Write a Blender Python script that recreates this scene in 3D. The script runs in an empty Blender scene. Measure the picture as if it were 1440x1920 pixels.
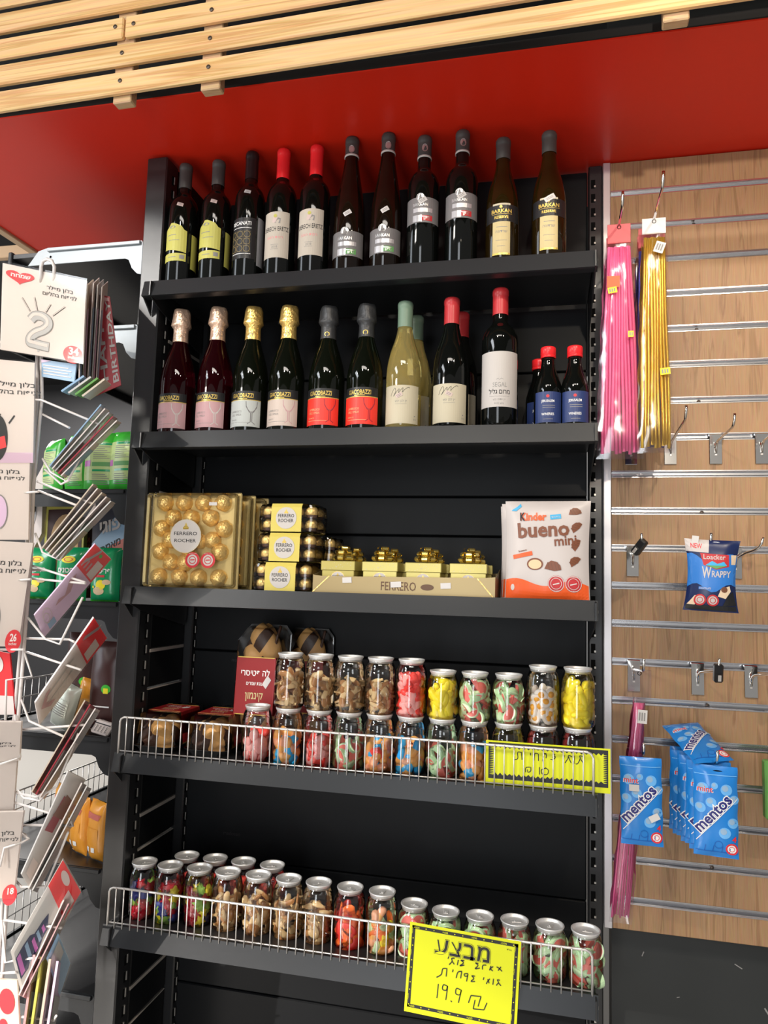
import bpy, math, random
from mathutils import Vector, Matrix, Euler
PI = math.pi
random.seed(7)
sc = bpy.context.scene
COL = sc.collection

# ---------------------------------------------------------------- camera
YAW, PITCH, ROLL, FPX = -.2212, .1006, .0288, 1363.83
CAM = Vector((.862, -1.39, 1.289))
F_ = Vector((math.sin(YAW)*math.cos(PITCH), math.cos(YAW)*math.cos(PITCH), math.sin(PITCH)))
r0_ = Vector((math.cos(YAW), -math.sin(YAW), 0)); u0_ = r0_.cross(F_)
R_ = math.cos(ROLL)*r0_ + math.sin(ROLL)*u0_
U_ = -math.sin(ROLL)*r0_ + math.cos(ROLL)*u0_
cd = bpy.data.cameras.new('camera'); cam = bpy.data.objects.new('camera', cd); COL.objects.link(cam)
cd.sensor_fit = 'VERTICAL'; cd.sensor_height = 36; cd.lens = FPX/1920*36; cd.clip_start = .01
m = Matrix((R_, U_, -F_)).transposed().to_4x4(); m.translation = CAM
cam.matrix_world = m
sc.camera = cam

# ---------------------------------------------------------------- view, world, lamps
sc.view_settings.view_transform = 'Standard'; sc.view_settings.look = 'None'
sc.view_settings.gamma = 1; sc.view_settings.use_curve_mapping = False
sc.view_settings.exposure = -0.08
sc.cycles.transparent_max_bounces = 24
w = bpy.data.worlds.new('world'); sc.world = w; w.use_nodes = True
w.node_tree.nodes['Background'].inputs[0].default_value = (1, .97, .94, 1)
w.node_tree.nodes['Background'].inputs[1].default_value = .32

def lamp(name, kind, loc, target, energy, color, **kw):
    l = bpy.data.lights.new(name, kind); l.energy = energy; l.color = color
    for k, v in kw.items(): setattr(l, k, v)
    o = bpy.data.objects.new(name, l); COL.objects.link(o); o.location = loc
    o.rotation_euler = (Vector(target)-Vector(loc)).to_track_quat('-Z', 'Y').to_euler()
    return o
lamp('window_daylight', 'AREA', (-3.0, -1.25, 1.8), (.3, .1, 1.6), 44, (.84, .92, 1), shape='RECTANGLE', size=.9, size_y=2.2)
lamp('window_daylight.001', 'AREA', (.35, -3.6, .95), (.45, 0, .85), 46, (.9, .95, 1), shape='RECTANGLE', size=.8, size_y=2.2)
lamp('ceiling_panel', 'AREA', (-1.6, -2.45, 2.97), (-1.6, -2.45, 0), 60, (.9, .95, 1), shape='RECTANGLE', size=.7, size_y=1.5)
lamp('overhead_fill', 'AREA', (.7, -1.9, 2.97), (.7, -1.9, 0), 22, (1, .93, .84), shape='RECTANGLE', size=1.2, size_y=.3)  # added overhead lamp, no such panel known; brightens jar lids and slatwall
lamp('post_glare_fill', 'AREA', (-2.6, -4.0, 2.75), (0, 0, 1.6), 75, (1, .95, .88), shape='RECTANGLE', size=.9, size_y=.6)  # added lamp, no window known there; puts glare on the left post
lamp('soffit_sheen_fill', 'AREA', (-3.2, 2.7, 2.95), (-3.2, 2.7, 0), 220, (1, .96, .92), shape='RECTANGLE', size=1.2, size_y=1.2)  # added unseen lamp; lights the rear floor for the soffit's left sheen
lamp('slatwall_fill', 'SPOT', (1.15, -3.4, 2.1), (1.42, .24, 1.95), 260, (1, .87, .7), spot_size=.42, spot_blend=.8, shadow_soft_size=.04)  # added lamp well below the ceiling, lifts the top of the slatwall
lamp('ceiling_spot', 'SPOT', (1.5, -1.5, 2.75), (1.2, .2, .8), 60, (1, .86, .68), spot_size=1.3, spot_blend=.6, shadow_soft_size=.03)
lamp('ceiling_spot.001', 'SPOT', (.35, -1.9, 2.8), (.5, .2, 1.0), 40, (1, .92, .8), spot_size=1.5, spot_blend=.6, shadow_soft_size=.05)
lamp('low_sun', 'SPOT', (-1.3, -2.25, 2.95), (-.2, 0, 1.38), 80, (1, .92, .83), spot_size=.52, spot_blend=.15, shadow_soft_size=.012)
lamp('floor_bounce_fill', 'SPOT', (-3.0, -5.5, 2.9), (-.6, -1.7, 0), 3300, (1, .93, .85), spot_size=.5, spot_blend=.3, shadow_soft_size=.03)  # added spot; bounces off the floor to brighten the red soffit

# ---------------------------------------------------------------- pixel rays -> points at a chosen depth
def ray(px, py): return F_ + R_*((px-720)/FPX) - U_*((py-960)/FPX)
def at(px, py, y):
    d = ray(px, py); return CAM + d*((y-CAM.y)/d.y)
def atz(px, py, z):
    d = ray(px, py); return CAM + d*((z-CAM.z)/d.z)

# ---------------------------------------------------------------- materials
M = {}
def mat(name, c, rough=.5, metal=0, spec=.5, trans=0, coat=0, alpha=1, emit=0, ior=1.45, bump=None, sub=0):
    m = bpy.data.materials.new(name); m.use_nodes = True
    b = m.node_tree.nodes['Principled BSDF']; I = b.inputs
    I['Base Color'].default_value = (*c, 1); I['Roughness'].default_value = rough; I['Metallic'].default_value = metal
    I['Specular IOR Level'].default_value = spec; I['Transmission Weight'].default_value = trans
    I['Coat Weight'].default_value = coat; I['Coat Roughness'].default_value = .04; I['IOR'].default_value = ior
    I['Alpha'].default_value = alpha; I['Subsurface Weight'].default_value = sub
    if sub: I['Subsurface Radius'].default_value = (.01, .006, .004)
    if bump:
        nt = m.node_tree; n = nt.nodes.new('ShaderNodeTexNoise'); n.inputs['Scale'].default_value = bump[0]
        bp = nt.nodes.new('ShaderNodeBump'); bp.inputs['Strength'].default_value = bump[1]; bp.inputs['Distance'].default_value = .002
        tc = nt.nodes.new('ShaderNodeTexCoord')
        nt.links.new(tc.outputs['Object'], n.inputs['Vector']); nt.links.new(n.outputs['Fac'], bp.inputs['Height']); nt.links.new(bp.outputs['Normal'], I['Normal'])
    M[name] = m; return m
def clear(name, tint=(1, 1, 1), rough=.04, ior=1.45, gloss=(1, 1, 1), base=0.0):
    m = bpy.data.materials.new(name); m.use_nodes = True; nt = m.node_tree; nt.nodes.clear()
    o = nt.nodes.new('ShaderNodeOutputMaterial'); mx = nt.nodes.new('ShaderNodeMixShader')
    t = nt.nodes.new('ShaderNodeBsdfTransparent'); g = nt.nodes.new('ShaderNodeBsdfGlossy'); fr = nt.nodes.new('ShaderNodeFresnel')
    t.inputs[0].default_value = (*tint, 1); g.inputs[0].default_value = (*gloss, 1); g.inputs['Roughness'].default_value = rough; fr.inputs[0].default_value = ior
    ad = nt.nodes.new('ShaderNodeMath'); ad.operation = 'ADD'; ad.use_clamp = True; ad.inputs[1].default_value = base
    nt.links.new(fr.outputs[0], ad.inputs[0]); nt.links.new(ad.outputs[0], mx.inputs[0])
    nt.links.new(t.outputs[0], mx.inputs[1]); nt.links.new(g.outputs[0], mx.inputs[2]); nt.links.new(mx.outputs[0], o.inputs[0])
    M[name] = m; return m
def woodmat(name, c1, c2, c3, scale, stretch, rough=.45, waves=7, knots=0):
    m = mat(name, c1, rough); nt = m.node_tree; b = nt.nodes['Principled BSDF']
    tc = nt.nodes.new('ShaderNodeTexCoord'); mp = nt.nodes.new('ShaderNodeMapping'); mp.inputs['Scale'].default_value = stretch
    n = nt.nodes.new('ShaderNodeTexNoise'); n.inputs['Scale'].default_value = scale; n.inputs['Detail'].default_value = 6; n.inputs['Distortion'].default_value = .6
    wv = nt.nodes.new('ShaderNodeMath'); wv.operation = 'MULTIPLY'; wv.inputs[1].default_value = waves
    fr = nt.nodes.new('ShaderNodeMath'); fr.operation = 'PINGPONG'; fr.inputs[1].default_value = .5
    r = nt.nodes.new('ShaderNodeValToRGB'); e = r.color_ramp.elements
    e[0].position = .0; e[0].color = (*c1, 1); e[1].position = .5; e[1].color = (*c2, 1); x = e.new(.28); x.color = (*c3, 1)
    n2 = nt.nodes.new('ShaderNodeTexNoise'); n2.inputs['Scale'].default_value = scale*9; n2.inputs['Detail'].default_value = 3
    mx = nt.nodes.new('ShaderNodeMix'); mx.data_type = 'RGBA'; mx.blend_type = 'MULTIPLY'; mx.inputs[0].default_value = .35
    L = nt.links.new
    L(tc.outputs['Object'], mp.inputs[0]); L(mp.outputs[0], n.inputs['Vector']); L(mp.outputs[0], n2.inputs['Vector'])
    L(n.outputs['Fac'], wv.inputs[0]); L(wv.outputs[0], fr.inputs[0]); L(fr.outputs[0], r.inputs[0])
    L(r.outputs[0], mx.inputs[6]); L(n2.outputs['Color'], mx.inputs[7])
    out = mx.outputs[2]
    if knots:
        v = nt.nodes.new('ShaderNodeTexVoronoi'); v.inputs['Scale'].default_value = knots
        mp2 = nt.nodes.new('ShaderNodeMapping'); mp2.inputs['Scale'].default_value = (.55, 1, 1); L(tc.outputs['Object'], mp2.inputs[0]); L(mp2.outputs[0], v.inputs['Vector'])
        kr = nt.nodes.new('ShaderNodeValToRGB'); kr.color_ramp.elements[0].position = .03; kr.color_ramp.elements[0].color = (.25, .11, .04, 1)
        kr.color_ramp.elements[1].position = .07; kr.color_ramp.elements[1].color = (1, 1, 1, 1)
        m2 = nt.nodes.new('ShaderNodeMix'); m2.data_type = 'RGBA'; m2.blend_type = 'MULTIPLY'; m2.inputs[0].default_value = 1
        L(v.outputs['Distance'], kr.inputs[0]); L(out, m2.inputs[6]); L(kr.outputs[0], m2.inputs[7]); out = m2.outputs[2]
    L(out, b.inputs['Base Color']); return m

mat('black_metal', (.014, .0142, .0155), .32, spec=.7, bump=(60, .06))
mat('black_back', (.006, .0065, .0075), .45, spec=.2, bump=(40, .05))
mat('lip_metal', (.017, .0185, .021), .38, spec=.4, bump=(70, .05))
mat('lit_edge', (.42, .38, .34), .45)  # side panel hems: light on the edges painted as a pale colour
mat('slot_metal', (.5, .47, .43), .35, .6)
mat('dark_hole', (.002, .002, .002), .8, spec=.1)
mat('red_soffit', (.72, .024, .008), .38, spec=.5)
mat('dark_ceiling', (.012, .012, .013), .7)
mat('dark_wall', (.022, .024, .024), .5, bump=(30, .05))
mat('floor_tile', (.38, .365, .34), .35)
mat('far_wall', (.02, .02, .022), .6)
mat('alu', (.78, .78, .8), .22, 1); mat('alu_satin', (.72, .69, .7), .42, .75)
mat('lid_silver', (.78, .77, .76), .4, .55); mat('chrome', (.75, .74, .72), .12, 1); mat('chrome_wire', (.74, .71, .68), .32, .7)
mat('white_wire', (.68, .63, .6), .35, coat=.3)
mat('black_plastic', (.012, .012, .013), .3)
woodmat('pine', (.88, .54, .24), (.66, .36, .13), (.92, .6, .29), 2.0, (.35, 9, 16), .42, waves=5, knots=3.1)
woodmat('pine_edge', (.6, .38, .2), (.5, .3, .15), (.64, .42, .24), 2.2, (1.2, 14, 14), .5)
woodmat('slat_oak', (.41, .235, .115), (.31, .17, .08), (.44, .26, .135), 2.6, (22, 9, 1.1), .5, waves=4)
mat('trim_wood', (.6, .4, .24), .5)
mat('screw', (.12, .09, .07), .4, .6)
# glass and wine
mat('wine_dark', (.003, .0035, .003), .05, spec=.42)
mat('wine_olive', (.02, .011, .002), .05, spec=.45, trans=.35)
mat('wine_riesling', (.007, .0035, .002), .05, spec=.42)
mat('wine_white', (.95, .78, .3), .03, spec=.5, trans=.85, coat=.3)
mat('wine_rose', (.045, .001, .004), .03, spec=.5, trans=.75)
mat('wine_green', (.003, .004, .002), .04, spec=.45)
mat('cap_grey', (.05, .052, .05), .45); mat('cap_black', (.01, .01, .011), .3); mat('cap_red', (.78, .02, .025), .32)
mat('cap_red_dark', (.5, .03, .035), .35); mat('cap_sage', (.16, .24, .17), .4); mat('silver', (.6, .6, .6), .3, .85)
mat('foil_rose', (.8, .55, .4), .3, .6, bump=(160, 1)); mat('foil_gold', (.88, .58, .18), .28, .7, bump=(160, 1)); mat('foil_black', (.05, .05, .052), .4, .3, bump=(120, .5))
mat('lab_cream', (.52, .46, .38), .55); mat('lab_ivory', (.53, .47, .34), .55); mat('lab_white', (.52, .48, .45), .55)
mat('lab_lime', (.5, .47, .1), .5); mat('lab_black', (.012, .012, .013), .4); mat('lab_grey', (.17, .16, .16), .4); mat('lab_silver', (.55, .54, .56), .3, .5)
mat('lab_green', (.12, .33, .1), .5); mat('lab_red', (.5, .025, .03), .5); mat('lab_scarlet', (.8, .035, .02), .45)
mat('lab_pink', (.5, .29, .3), .5); mat('lab_sand', (.55, .44, .22), .5); mat('lab_navy', (.022, .04, .14), .45); mat('lab_pearl', (.44, .46, .44), .5); mat('lab_peach', (.56, .46, .4), .5)
mat('ink', (.02, .02, .022), .6); mat('ink_grey', (.25, .24, .23), .6); mat('ink_gold', (.7, .5, .12), .35, .5); mat('ink_dim', (.26, .19, .07), .45); mat('ink_white', (.85, .84, .82), .5)
mat('ink_red', (.7, .03, .04), .5); mat('ink_pink', (.75, .3, .3), .5); mat('ink_brown', (.12, .06, .03), .5); mat('ink_blue', (.02, .06, .4), .5)
mat('sticker', (.6, .57, .55), .5); mat('sticker_pink', (.6, .46, .42), .5)
# sweets
mat('gold_foil', (.9, .62, .22), .3, .55, bump=(260, .9)); mat('gold_card', (.66, .5, .2), .35, .25); mat('gold_box', (.5, .42, .13), .35, .3)
mat('gold_tray', (.36, .27, .13), .4, .35); mat('gold_ribbon', (.85, .66, .2), .15, .9); mat('sleeve', (.6, .49, .1), .45); mat('brown_cup', (.07, .03, .015), .5)
mat('cream_card', (.55, .5, .38), .5)
clear('clear_plastic', (.97, .97, .97), .04); clear('clear_wrap', (.96, .95, .92), .1, 1.4, base=.015); clear('jar_plastic', (.97, .97, .965), .05, 1.55, base=.012)
clear('clear_bag', (.95, .93, .94), .12, 1.5, base=.03)
mat('bread', (.66, .36, .12), .5, bump=(90, .6)); mat('bread_dark', (.05, .02, .01), .45, bump=(90, .5)); mat('bread_pale', (.6, .38, .16), .5)
mat('cake_red', (.27, .012, .014), .4); mat('tray_black', (.02, .02, .02), .35)
for n, c in dict(pink=(1, .48, .44), red=(1, .07, .05), orange=(1, .48, .12), blue=(.03, .5, .98), yellow=(1, .82, .03), green=(.66, .92, .55),
                 melon=(.92, .2, .16), white=(.88, .8, .72), peach=(1, .48, .28), yolk=(.9, .42, .03), lime=(.3, .55, .08), navy=(.03, .05, .3), tongue=(1, .2, .03)).items():
    mat('gum_'+n, c, .38, sub=.15)
mat('gum_cola', (.6, .28, .09), .2, trans=.25, coat=.4); mat('gum_amber', (1, .72, .36), .2, trans=.3, coat=.4); mat('gum_jelly', (.65, .01, .03), .12, trans=.2, coat=.6)
# packs
mat('paper_yellow', (.66, .68, .008), .5); mat('bag_white', (.56, .5, .475), .35); mat('bag_orange', (.83, .11, .02), .35); mat('choc', (.16, .06, .03), .4); mat('milk_choc', (.2, .065, .03), .4)
mat('cream_fill', (.75, .55, .33), .5); mat('cyan', (.05, .4, .7), .4); mat('bag_navy', (.008, .018, .08), .3); mat('bag_blue', (.03, .18, .55), .3); mat('wafer', (.72, .55, .38), .5)
mat('mint_blue', (.012, .2, .6), .28, coat=.3); mat('mint_light', (.14, .42, .8), .35); mat('mint_deep', (.01, .1, .42), .3); mat('mint_navy', (.02, .02, .16), .4)
mat('straw_pink', (.78, .15, .33), .35, coat=.3); mat('straw_gold', (.75, .5, .08), .25, .7); mat('straw_blue', (.06, .07, .33), .3, .4); mat('straw_magenta', (.5, .03, .14), .35)
mat('header_red', (.5, .07, .08), .4); mat('header_white', (.6, .56, .55), .4); mat('price_yellow', (.85, .74, .02), .5)
mat('pack_green', (.12, .3, .07), .45); mat('pack_white', (.66, .58, .545), .4); mat('pack_film', (.55, .52, .5), .25); mat('pack_red', (.76, .03, .035), .4)
mat('pack_lilac', (.68, .5, .66), .35); mat('pack_sky', (.28, .42, .58), .4); mat('pack_beige', (.55, .46, .36), .45); mat('pack_silver', (.36, .35, .35), .3, .1); mat('pack_crimson', (.3, .015, .03), .4)
mat('bag_green', (.05, .48, .04), .3, coat=.2); mat('bag_lime', (.5, .62, .25), .35); mat('bag_emerald', (.01, .33, .12), .25, coat=.3); mat('bag_purple', (.6, .16, .5), .35)
mat('bag_foil', (.55, .58, .5), .3, .3); mat('bag_amber', (.72, .3, .03), .3, coat=.2); mat('bag_brown', (.05, .018, .016), .35); mat('skin_print', (.5, .3, .13), .5); mat('book_dark', (.03, .03, .05), .4); mat('book_red', (.5, .12, .09), .45)
mat('bracket_sunlit', (.33, .36, .38), .4, .3)  # upper left brackets: black metal with the sunlight put into the colour

# ---------------------------------------------------------------- mesh building
class MB:
    def __init__(s): s.v = []; s.f = []; s.m = []; s.s = []
    def add(s, vs, fs, m=0, smooth=False, X=None):
        o = len(s.v)
        s.v += [tuple(X @ Vector(v)) for v in vs] if X is not None else [tuple(v) for v in vs]
        for f in fs: s.f.append([i+o for i in f]); s.m.append(m); s.s.append(smooth)
        return s
    def box(s, a, b, m=0, X=None):
        x0, y0, z0 = a; x1, y1, z1 = b
        vs = [(x0,y0,z0),(x1,y0,z0),(x1,y1,z0),(x0,y1,z0),(x0,y0,z1),(x1,y0,z1),(x1,y1,z1),(x0,y1,z1)]
        return s.add(vs, [(0,3,2,1),(4,5,6,7),(0,1,5,4),(1,2,6,5),(2,3,7,6),(3,0,4,7)], m, False, X)
    def bbox(s, a, b, r=.002, m=0, X=None):           # box with chamfered edges
        cx = [(a[i]+b[i])/2 for i in range(3)]; h = [abs(b[i]-a[i])/2 for i in range(3)]; r = min(r, min(h)*.8)
        vs = []; idx = {}
        for sx in (-1, 1):
            for sy in (-1, 1):
                for sz in (-1, 1):
                    for k in range(3):
                        q = [h[0]*sx, h[1]*sy, h[2]*sz]; sg = (sx, sy, sz)
                        for j in range(3):
                            if j != k: q[j] -= r*sg[j]
                        idx[(sx, sy, sz, k)] = len(vs); vs.append([q[j]+cx[j] for j in range(3)])
        fs = []
        for k in range(3):
            i, j = (k+1) % 3, (k+2) % 3
            for sg in (-1, 1):
                def key(p, q, kk=k):
                    t = [0, 0, 0]; t[k] = sg; t[i] = p; t[j] = q; return idx[(*t, kk)]
                f = [key(-1,-1), key(1,-1), key(1,1), key(-1,1)]; fs.append(f if sg > 0 else f[::-1])
        for k in range(3):
            i, j = (k+1) % 3, (k+2) % 3
            for p in (-1, 1):
                for q in (-1, 1):
                    def kk(sg, which):
                        t = [0, 0, 0]; t[k] = sg; t[i] = p; t[j] = q; return idx[(*t, which)]
                    f = [kk(-1, i), kk(1, i), kk(1, j), kk(-1, j)]; fs.append(f if p*q < 0 else f[::-1])
        for sx in (-1, 1):
            for sy in (-1, 1):
                for sz in (-1, 1):
                    f = [idx[(sx, sy, sz, k)] for k in range(3)]; fs.append(f if sx*sy*sz > 0 else f[::-1])
        return s.add(vs, fs, m, False, X)
    def lathe(s, prof, n=32, m=0, X=None, smooth=True, seg=None):
        vs = []; fs = []
        for r, z in prof:
            for i in range(n):
                a = 2*PI*i/n; vs.append((r*math.cos(a), r*math.sin(a), z))
        for k in range(len(prof)-1):
            for i in range(n):
                j = (i+1) % n; fs.append((k*n+i, k*n+j, (k+1)*n+j, (k+1)*n+i))
        s.add(vs, fs, m, smooth, X)
        return s
    def tube(s, pts, r, n=8, m=0, X=None, radii=None, caps=True, mfun=None, flat=1):
        P = [Vector(p) for p in pts]; vs = []; fs = []; N = len(P)
        up = None
        for k, p in enumerate(P):
            d = (P[min(k+1, N-1)]-P[max(k-1, 0)]).normalized()
            if up is None:
                up = Vector((0, 0, 1)) if abs(d.z) < .9 else Vector((1, 0, 0))
            up = (up - d*up.dot(d)).normalized(); side = d.cross(up)
            rr = radii[k] if radii else r
            for i in range(n):
                a = 2*PI*i/n; vs.append(p + side*(rr*math.cos(a)) + up*(rr*flat*math.sin(a)))
        o = len(s.v)
        for k in range(N-1):
            fs = [(k*n+i, k*n+(i+1) % n, (k+1)*n+(i+1) % n, (k+1)*n+i) for i in range(n)]
            mm = mfun(k/(N-1)) if mfun else m
            if k == 0: s.add(vs, fs, mm, True, X)
            else:
                for f in fs: s.f.append([i+o for i in f]); s.m.append(mm); s.s.append(True)
        if caps:
            for b, mm in ((0, mfun(0) if mfun else m), (N-1, mfun(1) if mfun else m)):
                s.f.append([o+b*n+i for i in (range(n) if b else range(n-1, -1, -1))]); s.m.append(mm); s.s.append(False)
        return s
    def prism(s, poly, d0, d1, m=0, X=None, ax=1, ms=None):   # polygon in two axes, extruded along the third (ax)
        n = len(poly)
        def pt(q, d): return (q[0], d, q[1]) if ax == 1 else ((d, q[0], q[1]) if ax == 0 else (q[0], q[1], d))
        vs = [pt(q, d0) for q in poly]+[pt(q, d1) for q in poly]
        o = len(s.v); s.add(vs, [tuple(range(n)), tuple(range(2*n-1, n-1, -1))], m, False, X)
        for i in range(n):
            j = (i+1) % n; s.f.append([o+i, o+n+i, o+n+j, o+j]); s.m.append(m if ms is None else ms); s.s.append(False)
        return s
    def decal(s, sh, fn, m=0):                         # a flat 2-D shape laid on a surface by fn(x, y)
        vs, fs = sh; return s.add([fn(x, y) for x, y in vs], fs, m)
    def build(s, name, mats, parent=None, loc=None, rot=None):
        me = bpy.data.meshes.new(name); me.from_pydata(s.v, [], s.f); me.update()
        for k in ([mats] if isinstance(mats, str) else mats): me.materials.append(M[k])
        me.polygons.foreach_set('material_index', s.m); me.polygons.foreach_set('use_smooth', s.s)
        o = bpy.data.objects.new(name, me); COL.objects.link(o)
        if parent: o.parent = parent
        if loc is not None: o.location = loc
        if rot is not None: o.rotation_euler = rot
        return o

def fixn(o):
    import bmesh
    bm = bmesh.new(); bm.from_mesh(o.data); bmesh.ops.recalc_face_normals(bm, faces=bm.faces); bm.to_mesh(o.data); bm.free(); return o
def thing(name, label, cat, loc=(0, 0, 0), group=None, rot=None):
    o = bpy.data.objects.new(name, None); o.empty_display_size = .02; COL.objects.link(o); o.location = loc
    if rot is not None: o.rotation_euler = rot
    return tag(o, label, cat, group)
def tag(o, label, cat, group=None, kind=None):
    if label: o['label'] = label
    if cat: o['category'] = cat
    if group: o['group'] = group
    if kind: o['kind'] = kind
    return o
def struct(o): o['kind'] = 'structure'; return o
def dup(root, label, loc=None, rot=None, group=None):
    def cp(o, par):
        c = o.copy(); COL.objects.link(c); c.parent = par
        for ch in list(o.children): cp(ch, c)
        return c
    r = cp(root, None); r['label'] = label
    if loc is not None: r.location = loc
    if rot is not None: r.rotation_euler = rot
    if group: r['group'] = group
    return r

# 2-D shapes: (verts, faces)
_tc = {}
def text(body, size, bold=0, align='C', width=None):
    key = (body, bold)
    if key not in _tc:
        c = bpy.data.curves.new('lettering', 'FONT'); c.body = body; c.size = 1; c.offset = bold; c.resolution_u = 2
        o = bpy.data.objects.new('lettering', c); COL.objects.link(o); bpy.context.view_layer.update()
        me = bpy.data.meshes.new_from_object(o.evaluated_get(bpy.context.evaluated_depsgraph_get()))
        _tc[key] = ([(v.co.x, v.co.y) for v in me.vertices], [tuple(p.vertices) for p in me.polygons])
        bpy.data.objects.remove(o); bpy.data.meshes.remove(me); bpy.data.curves.remove(c)
    vs, fs = _tc[key]
    if not vs: return ([], [])
    x0 = min(v[0] for v in vs); x1 = max(v[0] for v in vs); sx = size
    if width: sx = width/(x1-x0)
    ox = (x0+x1)/2 if align == 'C' else (x0 if align == 'L' else x1)
    return ([((x-ox)*sx, y*size) for x, y in vs], fs)
def heb(body, size, bold=0, align='C', width=None): return text(body[::-1], size, bold, align, width)
def mv(sh, dx, dy, ang=0, sc_=1):
    c, s_ = math.cos(ang)*sc_, math.sin(ang)*sc_
    return ([(x*c-y*s_+dx, x*s_+y*c+dy) for x, y in sh[0]], sh[1])
def rect(x0, y0, x1, y1, nx=1, ny=1):
    vs = [(x0+(x1-x0)*i/nx, y0+(y1-y0)*j/ny) for j in range(ny+1) for i in range(nx+1)]
    return (vs, [(j*(nx+1)+i, j*(nx+1)+i+1, (j+1)*(nx+1)+i+1, (j+1)*(nx+1)+i) for j in range(ny) for i in range(nx)])
def disc(cx, cy, rx, ry=None, n=24):
    ry = ry or rx; return ([(cx+rx*math.cos(2*PI*i/n), cy+ry*math.sin(2*PI*i/n)) for i in range(n)], [tuple(range(n))])
def ring(cx, cy, r, t, n=28, ry=None):
    k = (ry or r)/r; vs = []
    for i in range(n):
        a = 2*PI*i/n; vs += [(cx+r*math.cos(a), cy+k*r*math.sin(a)), (cx+(r-t)*math.cos(a), cy+k*(r-t)*math.sin(a))]
    return (vs, [(2*i, 2*((i+1) % n), 2*((i+1) % n)+1, 2*i+1) for i in range(n)])
def ribbon(pts, w):
    vs = []; n = len(pts)
    for i, p in enumerate(pts):
        a = pts[max(i-1, 0)]; b = pts[min(i+1, n-1)]; dx, dy = b[0]-a[0], b[1]-a[1]; L = math.hypot(dx, dy) or 1
        vs += [(p[0]-dy/L*w/2, p[1]+dx/L*w/2), (p[0]+dy/L*w/2, p[1]-dx/L*w/2)]
    return (vs, [(2*i, 2*i+1, 2*i+3, 2*i+2) for i in range(n-1)])
def polysh(pts): return (list(pts), [tuple(range(len(pts)))])
def sub(sh, L):                                         # split long faces so a print follows a curved surface
    vs = list(sh[0]); out = []
    tris = []
    for f in sh[1]:
        if len(f) > 4:
            c = len(vs); vs.append((sum(vs[i][0] for i in f)/len(f), sum(vs[i][1] for i in f)/len(f)))
            tris += [(f[i], f[(i+1) % len(f)], c) for i in range(len(f))]
        else: tris += [(f[0], f[i], f[i+1]) for i in range(1, len(f)-1)]
    mid = {}
    while tris:
        t = tris.pop(); e = [math.dist(vs[t[i]], vs[t[(i+1) % 3]]) for i in range(3)]; k = e.index(max(e))
        if e[k] <= L: out.append(t); continue
        i, j, o = t[k], t[(k+1) % 3], t[(k+2) % 3]; key = (min(i, j), max(i, j))
        if key not in mid: mid[key] = len(vs); vs.append(((vs[i][0]+vs[j][0])/2, (vs[i][1]+vs[j][1])/2))
        tris += [(i, mid[key], o), (mid[key], j, o)]
    return (vs, out)
def cyl(R, eps=0., ang=0.):                            # lays x, y on an upright cylinder, x=0 at the front (-y)
    return lambda x, y: ((R+eps)*math.sin(x/R+ang), -(R+eps)*math.cos(x/R+ang), y)
def catmull(pts, k=6):
    out = []; n = len(pts)
    for i in range(n-1):
        p0, p1, p2, p3 = (Vector(pts[max(i-1, 0)]), Vector(pts[i]), Vector(pts[i+1]), Vector(pts[min(i+2, n-1)]))
        for j in range(k):
            t = j/k; out.append(.5*((2*p1)+(p2-p0)*t+(2*p0-5*p1+4*p2-p3)*t*t+(3*p1-p0-3*p2+p3)*t**3))
    out.append(Vector(pts[-1])); return out
# ================================================================ the room
struct(MB().box((-4, -4.5, -.05), (3.5, 4.5, 0)).build('floor', 'floor_tile'))
struct(MB().box((-4, -4.5, 3.0), (3.5, 4.5, 3.05)).build('ceiling', 'dark_ceiling'))
mb = MB().box((1.0, .285, 0), (3.4, .35, 3.0))
for x, z, a_, l_, w_ in ((1.062, .545, 1.2, .010, .002), (1.245, .545, -.5, .016, .002), (1.13, .47, .3, .006, .0015), (1.30, .46, -1, .03, .003)): mb.decal(mv(rect(-l_/2, -w_/2, l_/2, w_/2), x, z, a_), lambda x, z: (x, .2846, z), 1)
struct(mb.build('wall_back', ['dark_wall', 'ink_grey']))
struct(MB().box((-4, 4.2, 0), (1.0, 4.25, 3.0)).build('wall_rear', 'far_wall'))
# red soffit board with pale wooden edging
SZ = 2.258
struct(MB().box((-.635, -.145, SZ), (2.4, .43, SZ+.003)).box((-.635, -.1445, SZ+.0031), (2.4, .43, SZ+.022), 1).build('trim_1', ['red_soffit', 'dark_ceiling']))
struct(MB().bbox((-.66, -.145, SZ-.008), (-.635, .43, SZ+.03), .002).build('trim_2', 'trim_wood'))
struct(MB().bbox((-2.2, .43, SZ-.008), (-.635, .452, SZ+.03), .002).build('trim_3', 'trim_wood'))

# slatted pine fascia above the soffit
fx = thing('slatted_fascia', 'slatted pine wood fascia of horizontal boards running above the red soffit', 'wood slats', (-.19, -.224, 2.215), rot=(0, 0, math.radians(-1.25)))
def board(x0, x1, z, h=.0435):
    mb = MB(); mb.bbox((x0, 0, z), (x1, .011, z+h), .0025)
    return mb
for k in range(8):
    z = .0575*k
    cuts = [(-.7, .245), (.249, 2.3)] if k == 2 else [(-.7, 2.3)]
    for a, b in cuts:
        bo = board(a, b, z).build('board', 'pine', fx)
        for xx in (.247, .433):
            x2 = (.228 if b < .3 else .268) if k == 2 and xx == .247 else xx
            if k < 4 and a < x2 < b:
                MB().lathe([(0, 0), (.0042, 0), (.0042, .0015), (.0, .0015)], 10, 0, Matrix.Translation((x2, .0002, z+.024)) @ Matrix.Rotation(PI/2, 4, 'X')).build('screw', 'screw', bo)
for xx in (.245, .432, 1.25, 2.0):
    MB().bbox((xx-.02, .0115, -.012), (xx+.02, .032, .5), .002).build('batten', 'pine_edge', fx)

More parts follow.
